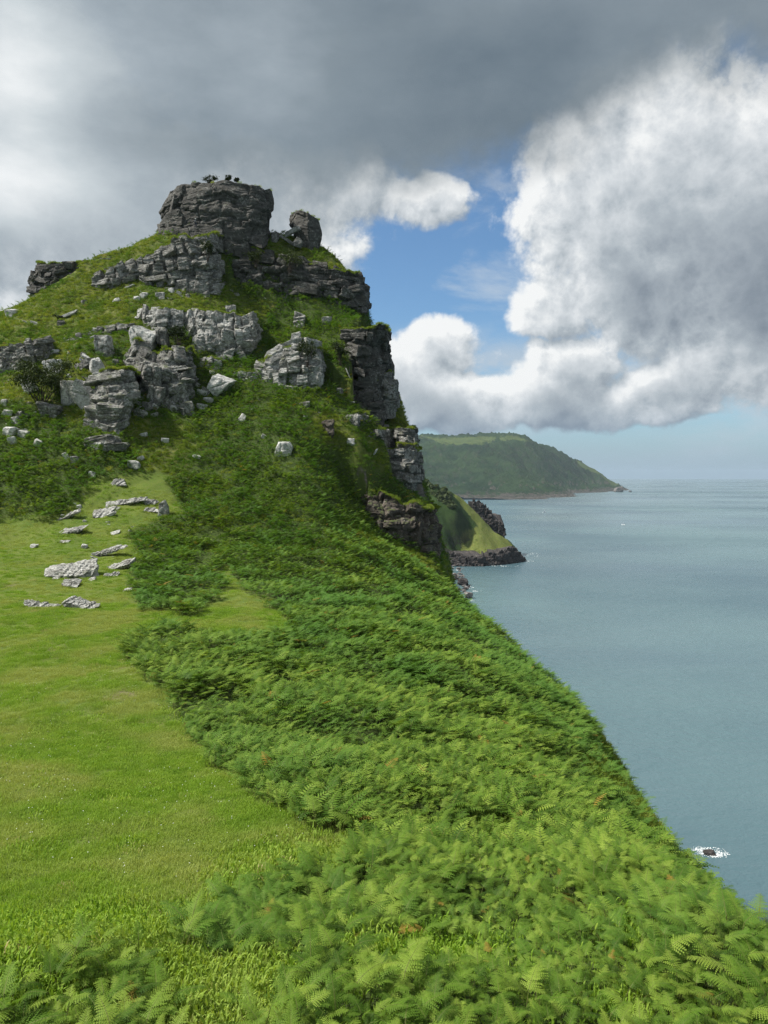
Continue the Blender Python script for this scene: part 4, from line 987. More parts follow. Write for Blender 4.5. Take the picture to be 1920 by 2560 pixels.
# ------------------------------------------------------------------ surf
def mat_plain(name, col, rough=.8, var=.15, scale=3.0, spec=.2, **kw):
    m, N, out = new_mat(name); n = N.noise(N.new('ShaderNodeNewGeometry').outputs['Position'], scale, 4, .6)
    c = N.mix(N.sstep(n, .3, .7), tuple(q * (1 - var) for q in col), tuple(min(1, q * (1 + var)) for q in col)); principled(N, out, c, rough, None, spec, **kw); return m
M['foam'] = mat_plain('sea_foam', (.72, .76, .77), .9)
def foam(spots, label):
    V = []; Fc = []; rs = np.random.RandomState(8)
    for (px, py, rx, ry, n, sz, hole) in spots:
        for k in range(n):
            a = rs.uniform(0, 2 * math.pi); r = rs.uniform(hole, 1) ** .7 * rs.choice([.6, 1, 1])
            c = W(px + math.cos(a) * r * rx, py + math.sin(a) * r * ry, .03 + .006 * (k % 9)); L = sz * rs.uniform(.4, 1.5); b = len(V); m_ = 8; ya = rs.uniform(-.4, .4)
            for j in range(m_):
                t = 2 * math.pi * j / m_; q = rs.uniform(.5, 1.1); x_, y_ = math.cos(t) * L * q, math.sin(t) * L * .8 * q
                V.append((c[0] + x_ * math.cos(ya) - y_ * math.sin(ya), c[1] + (x_ * math.sin(ya) + y_ * math.cos(ya)), c[2]))
            Fc.append(tuple(range(b, b + m_)))
    o = mesh_obj('sea_foam', V, Fc, M['foam'], smooth=False); tag(o, label, 'foam', kind='stuff')
foam([(1775,2131,46,13,300,.17,.3),(1795,2137,30,8,160,.18,.0),(1750,2122,28,6,110,.16,.0)] , 'white surf breaking round the sunken rock close inshore')
foam([(1150,1440,8,6,14,.9,0),(1170,1468,14,3,22,.8,0),(1190,1478,16,3,18,.8,0),(1145,1425,14,2,14,.9,0),(1330,1388,24,6,30,.9,.4),(1320,1402,16,3,20,1.0,0),(1250,1415,60,2,40,.8,0),(1180,1500,12,3,12,.7,0),(1130,1465,20,10,10,.8,0)], 'thin white surf along the beach and headland point')
tag(rock_at('sunken_rock', 1758, 2128, 1794, 2138, 77, M['shore'], Y=W(1772, 2138)[1], sink=.6, n=14, lam=L1(.5, .1), depth=1.1), 'low wet brown rock awash in surf close inshore', 'rock')

# ------------------------------------------------------------------ two small boats far out
M['hull'] = mat_plain('boat_hull_paint', (.72, .73, .74), .5); M['cabin'] = mat_plain('boat_cabin_paint', (.12, .15, .2), .5)
def boat(px, py, Lpx, label, yaw):
    c = W(px, py); L = Lpx * c[1] / F; root = empty('fishing_boat', c); root.rotation_euler = (0, 0, yaw); tag(root, label, 'boat')
    secs = [(-.5, .16, .0), (-.25, .19, -.02), (.1, .19, -.02), (.35, .12, .02), (.5, .01, .06)]; V = []; Fc = []
    for (x, hw, sh) in secs:
        for (y, z) in ((-hw, .17 + sh), (-hw * .75, 0), (0, -.06), (hw * .75, 0), (hw, .17 + sh)): V.append((x * L, y * L, z * L))
    for s_ in range(4):
        for j in range(4): a = s_ * 5 + j; Fc.append((a, a + 1, a + 6, a + 5))
        Fc.append((s_ * 5 + 4, s_ * 5, s_ * 5 + 5, s_ * 5 + 9))
    Fc.append((0, 1, 2, 3, 4)); mesh_obj('hull', V, Fc, M['hull'], root)
    V = [(x * L, y * L, z * L) for z, e in ((.15, 0), (.36, .02)) for x, y in ((-.08 + e, -.11 + e), (.2 - e * 2, -.11 + e), (.2 - e * 2, .11 - e), (-.08 + e, .11 - e))]
    mesh_obj('cabin', V, [(0, 1, 5, 4), (1, 2, 6, 5), (2, 3, 7, 6), (3, 0, 4, 7), (4, 5, 6, 7)], M['cabin'], root, smooth=False)
    mesh_obj('mast', [(x * L, y * L, z * L) for z in (.34, .75) for x, y in ((-.01, -.01), (.01, -.01), (.01, .01), (-.01, .01))], [(0, 1, 5, 4), (1, 2, 6, 5), (2, 3, 7, 6), (3, 0, 4, 7), (4, 5, 6, 7)], M['hull'], root)
boat(1361, 1281, 9, 'small white boat on the sea below the far headland', .3)
boat(1558, 1312, 8, 'smaller boat farther right on open water', 2.6)

# loose stones around the outcrops
rs = np.random.RandomState(91)
for k, (cx, cy, sx, sy, n_, lab) in enumerate([(290,1000,150,80,40,'small pale stone in the rubble round the central rock stacks'), (450,740,130,18,16,'small stone in the scree below the cliff band'), (600,930,70,40,10,'small stone on the grass under the blocky rock wall'), (250,1330,110,110,18,'small pale stone in the turf among the meadow slabs'), (30,1060,50,40,12,'small stone in the rubble at the left frame edge'), (800,1000,110,60,12,'small stone on the slope under the cracked rock face'), (150,860,130,60,14,'small stone scattered on the left grass slope')]):
    for j in range(n_):
        px = cx + rs.normal() * sx * .6; py = cy + rs.normal() * sy * .6; w = rs.uniform(6, 17) * (1.5 if rs.uniform() < .2 else 1)
        if px < 4: continue
        o = rock_at('stone', px - w / 2, py - w * rs.uniform(.35, .8), px + w / 2, py, 2000 + k * 50 + j, B if rs.uniform() < .6 else OC, n=6, tilt=rs.uniform(-.5, .5), sink=.3)
        tag(o, lab, 'stone', lab.replace('small pale stone', 'stones').replace('small stone', 'stones'))

lab = 'angular grey boulder in the broken rock around the central stacks'
for j in range(30):
    px = rs.uniform(185, 520); py = 900 + (px - 185) * .18 + rs.uniform(-10, 115); w = rs.uniform(16, 36)
    o = rock_at('boulder', px - w / 2, py - w * rs.uniform(.5, 1.0), px + w / 2, py, 3000 + j, [B, OC, CR][rs.randint(3)], n=10, tilt=rs.uniform(-.6, .6), sink=.35, facets=6)
    tag(o, lab, 'rock', 'boulders of the broken rock around the central stacks')

# ------------------------------------------------------------------ plants
def mat_leaf(name, cols, trans=.35, tintamt=1.0, rough=.55, objrand=True):
    m, N, out = new_mat(name)
    oi = N.new('ShaderNodeObjectInfo'); rnd = oi.outputs['Random']
    tint = N.new('ShaderNodeAttribute', attribute_type='INSTANCER', attribute_name='tint').outputs['Fac']
    p = N.new('ShaderNodeNewGeometry').outputs['Position']
    n = N.noise(p, 1.3, 3, .6)
    f = N.m('ADD', N.m('MULTIPLY', rnd, .65), N.m('MULTIPLY', n, .4))
    c = N.ramp(f, [(.15, cols[0]), (.5, cols[1]), (.85, cols[2])])
    c = N.mix(tint, c, cols[3])
    c = N.mix(N.sstep(rnd, .993, .995), c, cols[4])
    b = N.new('ShaderNodeBsdfPrincipled'); N.put(b.inputs['Base Color'], c); b.inputs['Roughness'].default_value = rough; b.inputs['Specular IOR Level'].default_value = .1
    t = N.new('ShaderNodeBsdfTranslucent'); N.put(t.inputs[0], N.mix(1.0, c, (1.25, 1.2, .6, 1), 'MULTIPLY'))
    mx = N.new('ShaderNodeMixShader'); mx.inputs[0].default_value = trans
    N.l.new(b.outputs[0], mx.inputs[1]); N.l.new(t.outputs[0], mx.inputs[2]); N.l.new(mx.outputs[0], out.inputs[0])
    return m
# ramp dark / mid / light, colour where 'tint' = 1 (older, bluer fronds), colour of the odd dying frond
M['frond'] = mat_leaf('bracken_frond', ((.036, .082, .010), (.108, .198, .022), (.228, .318, .048), (.085, .185, .030), (.28, .20, .04)), .3)
M['stem'] = mat_plain('bracken_stem', (.10, .11, .03), .7)
M['grass'] = mat_leaf('meadow_grass', ((.13, .235, .022), (.208, .35, .036), (.292, .41, .062), (.325, .38, .10), (.42, .39, .17)), .35)
M['heath'] = mat_leaf('rough_hill_grass', ((.135, .20, .025), (.215, .28, .038), (.30, .33, .07), (.10, .19, .026), (.36, .32, .13)), .33)
M['daisy'] = mat_plain('daisy_petal', (.8, .8, .76), .7)
M['shrub'] = mat_leaf('shrub_leaf', ((.020, .032, .012), (.034, .050, .017), (.055, .075, .024), (.03, .03, .015), (.06, .06, .025)), .15)
M['bark'] = mat_plain('shrub_bark', (.06, .048, .038), .9)

def frond_mesh(name, seed, blade=.62, width=.52, stipe=.55, lod=0):
    """one bracken frond: a stalk that arches over, paired leaflets set along it"""
    rs = np.random.RandomState(seed); V = []; Fc = []; mi = []
    lean = rs.uniform(.12, .35); ang = lean; pos = np.array([0., 0., 0.]); path = []; K = 14
    a_end = rs.uniform(1.45, 1.95)
    nst = 3
    for k in range(nst): path.append((pos.copy(), ang)); pos = pos + stipe / nst * np.array([math.sin(ang), 0, math.cos(ang)]); ang += .05
    a0 = ang + .45
    for k in range(K + 1):
        t = k / K; ang = a0 + (a_end - a0) * t ** .8; path.append((pos.copy(), ang)); pos = pos + blade / K * np.array([math.sin(ang), 0, math.cos(ang)])
    # stalk: three-sided tube
    for k, (p, a) in enumerate(path):
        r = .007 * (1 - .8 * k / len(path))
        for j in range(3): t = 2.09 * j; V.append((p[0] + r * math.cos(t), p[1] + r * math.sin(t), p[2]))
        if k:
            for j in range(3): b = 3 * (k - 1); Fc.append((b + j, b + (j + 1) % 3, b + 3 + (j + 1) % 3, b + 3 + j)); mi.append(1)
    npair = (13, 11, 9)[lod]; nlob = (6, 5, 0)[lod]
    bl = path[nst:]
    roll = rs.uniform(-.25, .25)
    for k in range(npair):
        t = .02 + .95 * k / npair; q = t * K; i = int(q); f = q - i
        p = bl[i][0] * (1 - f) + bl[min(i + 1, K)][0] * f; a = bl[i][1]
        fwd = np.array([math.sin(a), 0, math.cos(a)]); upn = np.array([-math.cos(a), 0, math.sin(a)])
        L = width * .5 * ((1 - t) ** .85) * rs.uniform(.85, 1.1) + .02
        for sg in (-1, 1):
            side = np.array([0, sg, 0]) * math.cos(roll * sg) + upn * math.sin(roll)
            dr = side * .86 + fwd * (.42 + .35 * t) + upn * rs.uniform(.0, .22); dr /= np.linalg.norm(dr)
            cr = np.cross(dr, upn) * sg * -1; cr /= np.linalg.norm(cr) + 1e-9; nr_ = np.cross(dr, cr)
            droop = rs.uniform(.15, .4)
            def at(s_): return p + dr * L * s_ - np.array([0, 0, 1]) * droop * L * s_ * s_
            sp = .95 * blade / npair
            if nlob:
                wd = min(.26 * L + .010, sp * (.82 if lod == 0 else .72))
                for j in range(nlob):
                    s0 = j / nlob; s1 = (j + .86) / nlob; w = wd * (1 - .8 * s0 ** 1.3) * rs.uniform(.85, 1.1)
                    A, Bp = at(s0), at(s1); mid = at((s0 + s1) / 2 + .25 / nlob)
                    for c_ in (-1, 1):
                        b = len(V); tip = mid + cr * c_ * w - np.array([0, 0, 1]) * w * .12
                        V += [tuple(A), tuple(Bp), tuple(tip)]; Fc.append((b, b + 1, b + 2)); mi.append(0)
            else:
                b = len(V); w = sp * .36; m1 = at(.35)
                V += [tuple(at(0)), tuple(m1 + cr * w), tuple(at(1)), tuple(m1 - cr * w)]; Fc += [(b, b + 1, b + 2, b + 3)]; mi.append(0)
    o = mesh_obj(name, V, Fc, [M['frond'], M['stem']], smooth=False)
    o.data.polygons.foreach_set('material_index', np.array(mi, dtype=np.int32))
    COL.objects.unlink(o); return o
def grass_patch(name, seed, n, R, h0, h1, mat, lean=.5, wid=.004, comb=(0, 0)):
    rs = np.random.RandomState(seed); V = []; Fc = []
    for k in range(n):
        r = R * math.sqrt(rs.uniform()); t = rs.uniform(0, 6.28); x, y = r * math.cos(t), r * math.sin(t); h = rs.uniform(h0, h1) * (1 - .35 * (r / R) ** 2)
        d = rs.uniform(0, 6.28); l = lean * rs.uniform(.2, 1.2) * h; ex, ey = math.cos(d) * l + comb[0] * h, math.sin(d) * l + comb[1] * h
        wx, wy = -math.sin(d) * wid, math.cos(d) * wid; b = len(V)
        V += [(x - wx, y - wy, -.02), (x + wx, y + wy, -.02), (x + ex * .4 + wx * .8, y + ey * .4 + wy * .8, h * .6), (x + ex * .4 - wx * .8, y + ey * .4 - wy * .8, h * .6), (x + ex, y + ey, h * rs.uniform(.75, 1))]
        Fc += [(b, b + 1, b + 2, b + 3), (b + 3, b + 2, b + 4)]
    o = mesh_obj(name, V, Fc, mat, smooth=False); COL.objects.unlink(o); return o

def scatter(name, protos, pts, rot, scl, idx, tint, label, cat):
    coll = bpy.data.collections.new(name + '_kinds')
    for o in protos: coll.objects.link(o)
    o = mesh_obj(name, pts, np.zeros((0, 3), np.int32)); me = o.data
    attr(me, 'rot', rot, 'FLOAT_VECTOR'); attr(me, 'scl', scl); attr(me, 'idx', idx, 'INT'); attr(me, 'tint', tint)
    g = bpy.data.node_groups.new(name + '_scatter', 'GeometryNodeTree')
    g.interface.new_socket('Geometry', in_out='INPUT', socket_type='NodeSocketGeometry'); g.interface.new_socket('Geometry', in_out='OUTPUT', socket_type='NodeSocketGeometry')
    N = NT(g); gi = N.new('NodeGroupInput'); go = N.new('NodeGroupOutput'); ip = N.new('GeometryNodeInstanceOnPoints'); ci = N.new('GeometryNodeCollectionInfo')
    ci.inputs['Collection'].default_value = coll; ci.inputs['Separate Children'].default_value = True; ci.inputs['Reset Children'].default_value = True
    def na(n, t): q = N.new('GeometryNodeInputNamedAttribute', data_type=t); q.inputs['Name'].default_value = n; return q.outputs['Attribute']
    N.l.new(gi.outputs[0], ip.inputs['Points']); N.l.new(ci.outputs[0], ip.inputs['Instance']); ip.inputs['Pick Instance'].default_value = True
    N.l.new(na('idx', 'INT'), ip.inputs['Instance Index'])
    e2r = N.new('FunctionNodeEulerToRotation'); N.l.new(na('rot', 'FLOAT_VECTOR'), e2r.inputs[0]); N.l.new(e2r.outputs[0], ip.inputs['Rotation'])
    N.l.new(na('scl', 'FLOAT'), ip.inputs['Scale']); N.l.new(ip.outputs[0], go.inputs[0])
    md = o.modifiers.new('scatter', 'NODES'); md.node_group = g
    tag(o, label, cat, kind='stuff'); return o

def sample(y0, y1, dens, rs, margin=1.12, xmax_off=6.0):
    """random ground points between two depths, inside the view with a margin"""
    half = (960 / F) * margin
    xa, xb = -half * y1 - 2, half * y1 + 2
    n = int(dens * (y1 - y0) * (xb - xa)); x = rs.uniform(xa, xb, n); y = rs.uniform(y0, y1, n)
    k = (np.abs(x) < half * y + 2); x, y = x[k], y[k]; z = ground_z(x, y)
    px, py, w = to_pix(np.stack([x, y, z], -1)); k = (py < 2560 + 420) & (z > CZ - 45); x, y, z = x[k], y[k], z[k]
    n3 = ground_n(x, y); view = np.stack([x, y, z - CZ], -1); view /= np.linalg.norm(view, axis=1)[:, None]
    k = ((n3 * view).sum(1) < .28) & (n3[:, 2] > .20)
    return x[k], y[k], z[k], n3[k]
_rockspots = np.array([[*(np.array(o.location)[:2])] for o in bpy.data.objects if o.parent is None and o.get('category') == 'rock' and o.type == 'MESH' and o.location[1] < 160])
_rockrad = np.array([max(o.dimensions[0], o.dimensions[1]) * .27 for o in bpy.data.objects if o.parent is None and o.get('category') == 'rock' and o.type == 'MESH' and o.location[1] < 160])
def clear_of_rocks(x, y):
    k = np.ones(len(x), bool)
    for (rx, ry), r in zip(_rockspots, _rockrad): k &= np.hypot(x - rx, y - ry) > r
    return k
WIND = 1.0
def slope_yaw(n3, rs, spread): return np.arctan2(n3[:, 1], n3[:, 0]) + rs.normal(size=len(n3)) * spread

rs = np.random.RandomState(21)
hi = [frond_mesh('frond', 40 + k, blade=rs.uniform(.45, .62), width=rs.uniform(.38, .52), stipe=rs.uniform(.35, .6), lod=0) for k in range(7)]
md_ = [frond_mesh('frond_middle', 60 + k, blade=rs.uniform(.55, .72), width=rs.uniform(.48, .62), stipe=rs.uniform(.35, .6), lod=1) for k in range(6)]
lo_ = [frond_mesh('frond_distant', 80 + k, blade=rs.uniform(.6, .8), width=rs.uniform(.5, .66), stipe=rs.uniform(.35, .6), lod=2) for k in range(5)]

_thick = [(hit(px, py), r, b) for (px, py, r, b) in [(60,2430,1.3,.9),(200,2420,1.2,1.0),(330,2480,1.0,.8),(100,2530,1.2,.7),(700,2230,1.2,.5),(900,2240,1.3,.7),(1130,2250,1.4,.7)]]
def bracken_pts(y0, y1, dens, rs):
    x, y, z, n3 = sample(y0, y1, dens, rs); me_, he_ = zones(x, y, z + .55)
    cl = fbm2(x, y, .33, 3) + .45 * fbm2(x, y, 1.1, 2, z=3.)        # stands and thin spots between them
    for c_, r_, b_ in _thick: cl = cl + b_ * np.exp(-((x - c_[0]) ** 2 + (y - c_[1]) ** 2) / (r_ * r_))
    k = ~me_ & (~he_ | (rs.uniform(size=len(x)) < .12)) & ((cl > -.45) | (rs.uniform(size=len(x)) < .45)) & clear_of_rocks(x, y)
    return x[k], y[k], z[k], n3[k], cl[k]
# nearest plants: each its own object with its fronds as parts
near = bracken_pts(5.4, 12.5, 18.0, rs)
_q = to_pix(np.stack([near[0], near[1], near[2] + .6], -1)); _k = (_q[1] < 2600) & (_q[0] > -60) & (_q[0] < 1990); near = [a_[_k] for a_ in near]
order = np.argsort(near[1] + np.abs(near[0]) * .05)[:300]
ylim = near[1][order].max()
px_, py_, _w = to_pix(np.stack([near[0][order], near[1][order], near[2][order] + .5], -1))
for i, pxx, pyy in zip(order, px_, py_):
    x, y, z = near[0][i], near[1][i], near[2][i]
    root = empty('bracken_fern', (x, y, z - .03))
    if pxx < 480: lab = 'bracken fern in the dark clump at the bottom left of the meadow'
    elif pxx < 1150: lab = 'bright bracken fern in the foreground bank at the bottom centre'
    else: lab = 'bracken fern in the thick stand at the bottom right above the sea'
    tag(root, lab, 'fern', lab.replace('bracken fern in', 'ferns of').replace('bright ferns of', 'ferns of'))
    base = math.atan2(near[3][i][1], near[3][i][0])
    for f in range(rs.randint(6, 10)):
        c = hi[rs.randint(len(hi))].copy(); COL.objects.link(c); c.name = 'frond'; c.parent = root
        c.location = (rs.normal() * .15, rs.normal() * .15, 0); s_ = (.26 + .42 * rs.uniform() ** 1.5) * (1.0 + .5 * min(near[4][i], .35))
        c.scale = (s_,) * 3; c.rotation_euler = (rs.normal() * .12, rs.normal() * .12, base + rs.uniform(-2.4, 2.4))
def bracken_layer(parts, protos_all):
    P_, R_, S_, I_, T_ = [], [], [], [], []
    for (y0, y1, dens, ids, s0, s1) in parts:
        x, y, z, n3, cl = bracken_pts(y0, y1, dens, rs); n = len(x)
        P_.append(np.stack([x, y, z - .03], -1)); R_.append(np.stack([rs.normal(size=n) * .12, rs.normal(size=n) * .12, slope_yaw(n3, rs, 1.15)], -1))
        S_.append((s0 + (s1 - s0) * rs.uniform(size=n) ** 1.7) * np.clip(1 + .7 * cl, .6, 1.35)); I_.append(rs.choice(ids, n)); T_.append(np.clip(.1 + sm(y, 25, 70) * .5 + fbm2(x, y, .12, 3) * .9, 0, 1))
    c = np.concatenate; print('bracken', sum(len(q) for q in P_))
    return scatter('bracken', protos_all, c(P_), c(R_), c(S_), c(I_), c(T_), 'dense green bracken covering the whole seaward slope', 'bracken')
allp = hi + md_ + lo_
H_, M_, L_ = list(range(0, 7)), list(range(7, 13)), list(range(13, 18))
bracken_layer([(ylim, 16, 125, H_, .22, .68), (16, 30, 100, M_, .26, .76), (30, 60, 46, M_ + L_, .36, 1.05), (60, 160, 17, L_, .55, 1.25)], allp)

# turf
gp = [grass_patch('grass_tuft', 100 + k, 130, .30, .04, .10, M['grass'], .8, .004) for k in range(4)]
gl = [grass_patch('grass_tuft_long', 110 + k, 150, .28, .06, .19, M['grass'], .7, .003) for k in range(3)]
gf = [grass_patch('grass_tuft_distant', 120 + k, 60, .45, .05, .14, M['grass'], .8, .012) for k in range(3)]
P_, R_, S_, I_, T_ = [], [], [], [], []
for (y0, y1, dens) in [(3, 12, 60), (12, 30, 30), (30, 60, 11), (60, 100, 5)]:
    x, y, z, n3 = sample(y0, y1, dens, rs); me_, he_ = zones(x, y, z + .5); k = me_ & clear_of_rocks(x, y)
    if y1 <= 30: k |= (rs.uniform(size=len(x)) < .12)
    x, y, z, n3 = x[k], y[k], z[k], n3[k]; n = len(x)
    # taller where the turf meets the bracken
    edge = np.zeros(n, bool)
    for ddx, ddy in ((.7, 0), (-.7, 0), (0, 1.0), (0, -1.0)): edge |= ~zones(x + ddx, y + ddy, ground_z(x + ddx, y + ddy))[0]
    lng = edge & (rs.uniform(size=n) < .6) | ((fbm2(x, y, .9, 3, z=2.) > .42) & (rs.uniform(size=n) < .6)) | ((y < 13) & (x > -4.5) & (rs.uniform(size=n) < .3))
    P_.append(np.stack([x, y, z - .01], -1)); R_.append(np.stack([-n3[:, 1] * .8, n3[:, 0] * .8, rs.uniform(0, 6.28, n)], -1))
    S_.append(rs.uniform(.75, 1.35, n) * (1 + .3 * fbm2(x, y, .8, 2)))
    I_.append(np.where(lng, rs.choice([4, 5, 6], n), rs.choice([0, 1, 2, 3], n) if y0 < 30 else rs.choice([7, 8, 9], n)))
    T_.append(np.clip(fbm2(x, y, .22, 4) * 1.9 + .28, 0, 1) * np.where(lng, .35, 1.0))
c = np.concatenate; print('turf', sum(len(q) for q in P_))
scatter('meadow_grass', gp + gl + gf, c(P_), c(R_), c(S_), c(I_), c(T_), 'short yellow-green turf of the grazed meadow on the left', 'grass')
# rough grass on the hill and on rock tops
gh = [grass_patch('hill_grass_tuft', 130 + k, 70, .42, .14, .42, M['heath'], .5, .014, comb=(.35, -.25)) for k in range(4)]
xa_ = sample(28, 84, 9, rs); xb_ = sample(84, 158, 5.5, rs); x, y, z, n3 = [np.concatenate(q) for q in zip(xa_, xb_)]; me_, he_ = zones(x, y, z)
k = (he_ | ((y > 84) & (rs.uniform(size=len(x)) < .22))) & ~me_ & clear_of_rocks(x, y); x, y, z, n3 = x[k], y[k], z[k], n3[k]
Pc = [np.stack([x, y, z - .02], -1)]; sc1 = [rs.uniform(.7, 1.4, len(x))]; tn = [np.clip(fbm2(x, y, .15, 3) * 1.4 + .3, 0, 1)]
for nm, cap in CAPS:
    q = cap[rs.uniform(size=len(cap)) < (.05 if nm in ('summit_tower', 'rock_pinnacle') else .8)]
    Pc.append(q); sc1.append(rs.uniform(.7, 1.3, len(q))); tn.append(rs.uniform(0, .6, len(q)))
for (rx, ry), r in zip(_rockspots, _rockrad):
    n_ = int(7 + 9 * r); a_ = rs.uniform(0, 6.28, n_); rr_ = r * rs.uniform(1.3, 2.1, n_); xx = rx + np.cos(a_) * rr_; yy = ry + np.sin(a_) * rr_
    Pc.append(np.stack([xx, yy, ground_z(xx, yy) - .02], -1)); sc1.append(rs.uniform(.35, .8, n_)); tn.append(rs.uniform(0, .8, n_))
Pc = c(Pc); n = len(Pc); print('heath', n)
scatter('hill_grass', gh, Pc, np.stack([rs.normal(size=n) * .1, rs.normal(size=n) * .1, rs.normal(size=n) * .7], -1), c(sc1), rs.randint(0, 4, n), c(tn), 'rough yellow-green grass on the ledges and slopes of the crag', 'grass')
# daisies
V = []; Fc = []
x, y, z, n3 = sample(9, 45, 2.2, rs); me_, he_ = zones(x, y, z); k = me_ & (fbm2(x, y, .18, 2) > -.1)
for a, b_, d in zip(x[k], y[k], z[k]):
    b0 = len(V); r = .008 * (1 + b_ / 50)
    V.append((a, b_, d + .085))
    for j in range(7): V.append((a + r * math.cos(j * .9), b_ + r * math.sin(j * .9), d + .08 + rs.uniform(0, .01)))
    Fc += [(b0, b0 + 1 + j, b0 + 1 + (j + 1) % 7) for j in range(7)]
tag(mesh_obj('daisies', V, Fc, M['daisy'], smooth=False), 'tiny white daisies sprinkled over the meadow turf', 'flowers', kind='stuff')

# shrubs
def shrub(name, label, base, w, h, seed, leaf=.12, dens=900, lean=(0.0, 0.0), trunk=.25, cat='bush'):
    root = empty(name, base); tag(root, label, cat); rs = np.random.RandomState(seed); V = []; Fc = []; BV = []; BF = []
    tips = []
    for k in range(16):
        a = rs.uniform(0, 6.28); r = math.sqrt(rs.uniform()) * .8; tz = rs.uniform(.45, .92)
        tips.append(np.array([math.cos(a) * r * w / 2 * (1.15 - .5 * abs(tz - .6)) + lean[0] * tz * h, math.sin(a) * r * w / 2 + lean[1] * tz * h, tz * h]))
    for t in tips:
        p0 = np.array([rs.normal() * .03 * w, rs.normal() * .03 * w, -.1]); mid = t * .5 + np.array([rs.normal() * .08 * w, rs.normal() * .08 * w, .02 * h]); prev = None
        for s_ in np.linspace(0, 1, 6):
            q = p0 * (1 - s_) ** 2 + 2 * mid * s_ * (1 - s_) + t * s_ * s_; rr_ = .022 * w * (1 - .8 * s_) * .5; b = len(BV)
            for j in range(4): BV.append((q[0] + rr_ * math.cos(j * 1.57), q[1] + rr_ * math.sin(j * 1.57), q[2]))
            if prev is not None: BF += [(prev + j, prev + (j + 1) % 4, b + (j + 1) % 4, b + j) for j in range(4)]
            prev = b
    for k in range(dens):
        t = tips[rs.randint(len(tips))]; q = t + rs.normal(size=3) * np.array([w, w, h * .8]) * .085 * rs.uniform(.3, 1.5)
        if q[2] < trunk * h * .5: continue
        d = rs.normal(size=3); d /= np.linalg.norm(d); e = np.cross(d, rs.normal(size=3)); e /= np.linalg.norm(e); L = leaf * rs.uniform(.6, 1.4); b = len(V)
        V += [tuple(q - d * L * .5), tuple(q + e * L * .28), tuple(q + d * L * .5), tuple(q - e * L * .28)]; Fc.append((b, b + 1, b + 2, b + 3))
    cr = mesh_obj('crown', V, Fc, M['shrub'], root, smooth=False); tag(cr, kind='stuff')
    mesh_obj('trunk', BV, BF, M['bark'], root); return root
b0 = hit(108, 1016); shrub('windswept_bush', 'dark windswept thorn bush growing among the pale boulders at left', b0 + np.array([0, -.3, -.2]), 9.0, 7.2, 3, .30, 7500, (.16, 0), .06)
for k, (px, py, w, h, lab) in enumerate([(525, 462, 2.9, 2.0, 'largest of the three shrubs on top of the summit tower'), (570, 456, 1.2, 1.6, 'lollipop-shaped middle shrub on top of the summit tower'), (590, 456, 1.0, 1.1, 'smallest right-hand shrub on top of the summit tower')]):
    q = P(px, py, 150.5); shrub('small_shrub', lab, q + np.array([0, 0, -.2]), w, h, 60 + k, .2, 1500, (.1, 0), .25)
# ivy and scrub clinging to the rock faces
for k, (px, py, Y, w, h, lab) in enumerate([(768, 905, 124.6, 3.2, 4.6, 'ivy mat hanging on the pale cracked rock face'), (850, 900, 131, 3.2, 4.0, 'dark scrub in the gap left of the overhanging cliff'), (725, 668, 146, 5.0, 4.0, 'scrub draped over the lip of the long dark cliff'), (640, 655, 145.6, 3.0, 3.0, 'green scrub growing down the dark cliff under the tower'), (520, 640, 139, 2.4, 3.6, 'green scrub in the cracks of the ledged cliff'), (450, 858, 128.6, 4.6, 4.0, 'leafy green scrub between the grey stack and blocky wall')]):
    q = P(px, py + 12, Y); r = shrub('clinging_scrub', lab, q, w, h, 80 + k, .26, 1300, (0, 0), .0)
# a few young trees where the near headland meets the hill
rs2 = np.random.RandomState(3); V = []; Fc = []
for k in range(46):
    px = rs2.uniform(1030, 1135); py = 1196 + (px - 1040) * .42 + rs2.uniform(0, 40); Y = 1010 - (py - 1196) * .5; q = P(px, py, Y); r = rs2.uniform(3, 5.5)
    for j in range(130):
        d = rs2.normal(size=3); d /= np.linalg.norm(d); cpt = q + d * r * rs2.uniform(.6, 1.0) * np.array([1, 1, .8]) + np.array([0, 0, r * .4]); e = rs2.normal(size=3); e /= np.linalg.norm(e); g_ = np.cross(e, d); L = r * .28; b = len(V)
        V += [tuple(cpt - e * L), tuple(cpt + g_ * L), tuple(cpt + e * L), tuple(cpt - g_ * L)]; Fc.append((b, b + 1, b + 2, b + 3))
tag(mesh_obj('woodland', V, Fc, M['shrub'], smooth=False), 'dark strip of trees on the shoulder of the green headland', 'wood', kind='stuff')

# ------------------------------------------------------------------ figures
def skin_body(name, joints, edges, mat, parent=None, loc=(0, 0, 0), rotz=0.0, root=0):
    me = bpy.data.meshes.new(name); me.from_pydata([j[:3] for j in joints], edges, []); o = bpy.data.objects.new(name, me); COL.objects.link(o)
    md = o.modifiers.new('skin', 'SKIN'); md.use_smooth_shade = True
    if not me.skin_vertices: 
        bm = bmesh.new(); bm.from_mesh(me); bm.verts.layers.skin.verify(); bm.to_mesh(me); bm.free()
    for k, j in enumerate(joints): me.skin_vertices[0].data[k].radius = (j[3], j[3] if len(j) < 5 else j[4]); me.skin_vertices[0].data[k].use_root = (k == root)
    o.modifiers.new('smooth', 'SUBSURF').levels = 1; o.modifiers['smooth'].render_levels = 2
    me.materials.append(mat); o.location = tuple(loc); o.rotation_euler = (0, 0, rotz)
    if parent: o.parent = parent
    return o
M['coat'] = mat_plain('dark_navy_cloth', (.022, .026, .045), .9); M['helmet'] = mat_plain('white_helmet_shell', (.75, .75, .72), .4); M['skin'] = mat_plain('skin', (.45, .30, .22), .6)
M['goat'] = mat_plain('black_goat_hair', (.012, .010, .010), .85); M['horn'] = mat_plain('goat_horn', (.10, .085, .07), .6); M['pack'] = mat_plain('grey_pack_cloth', (.13, .13, .14), .9)
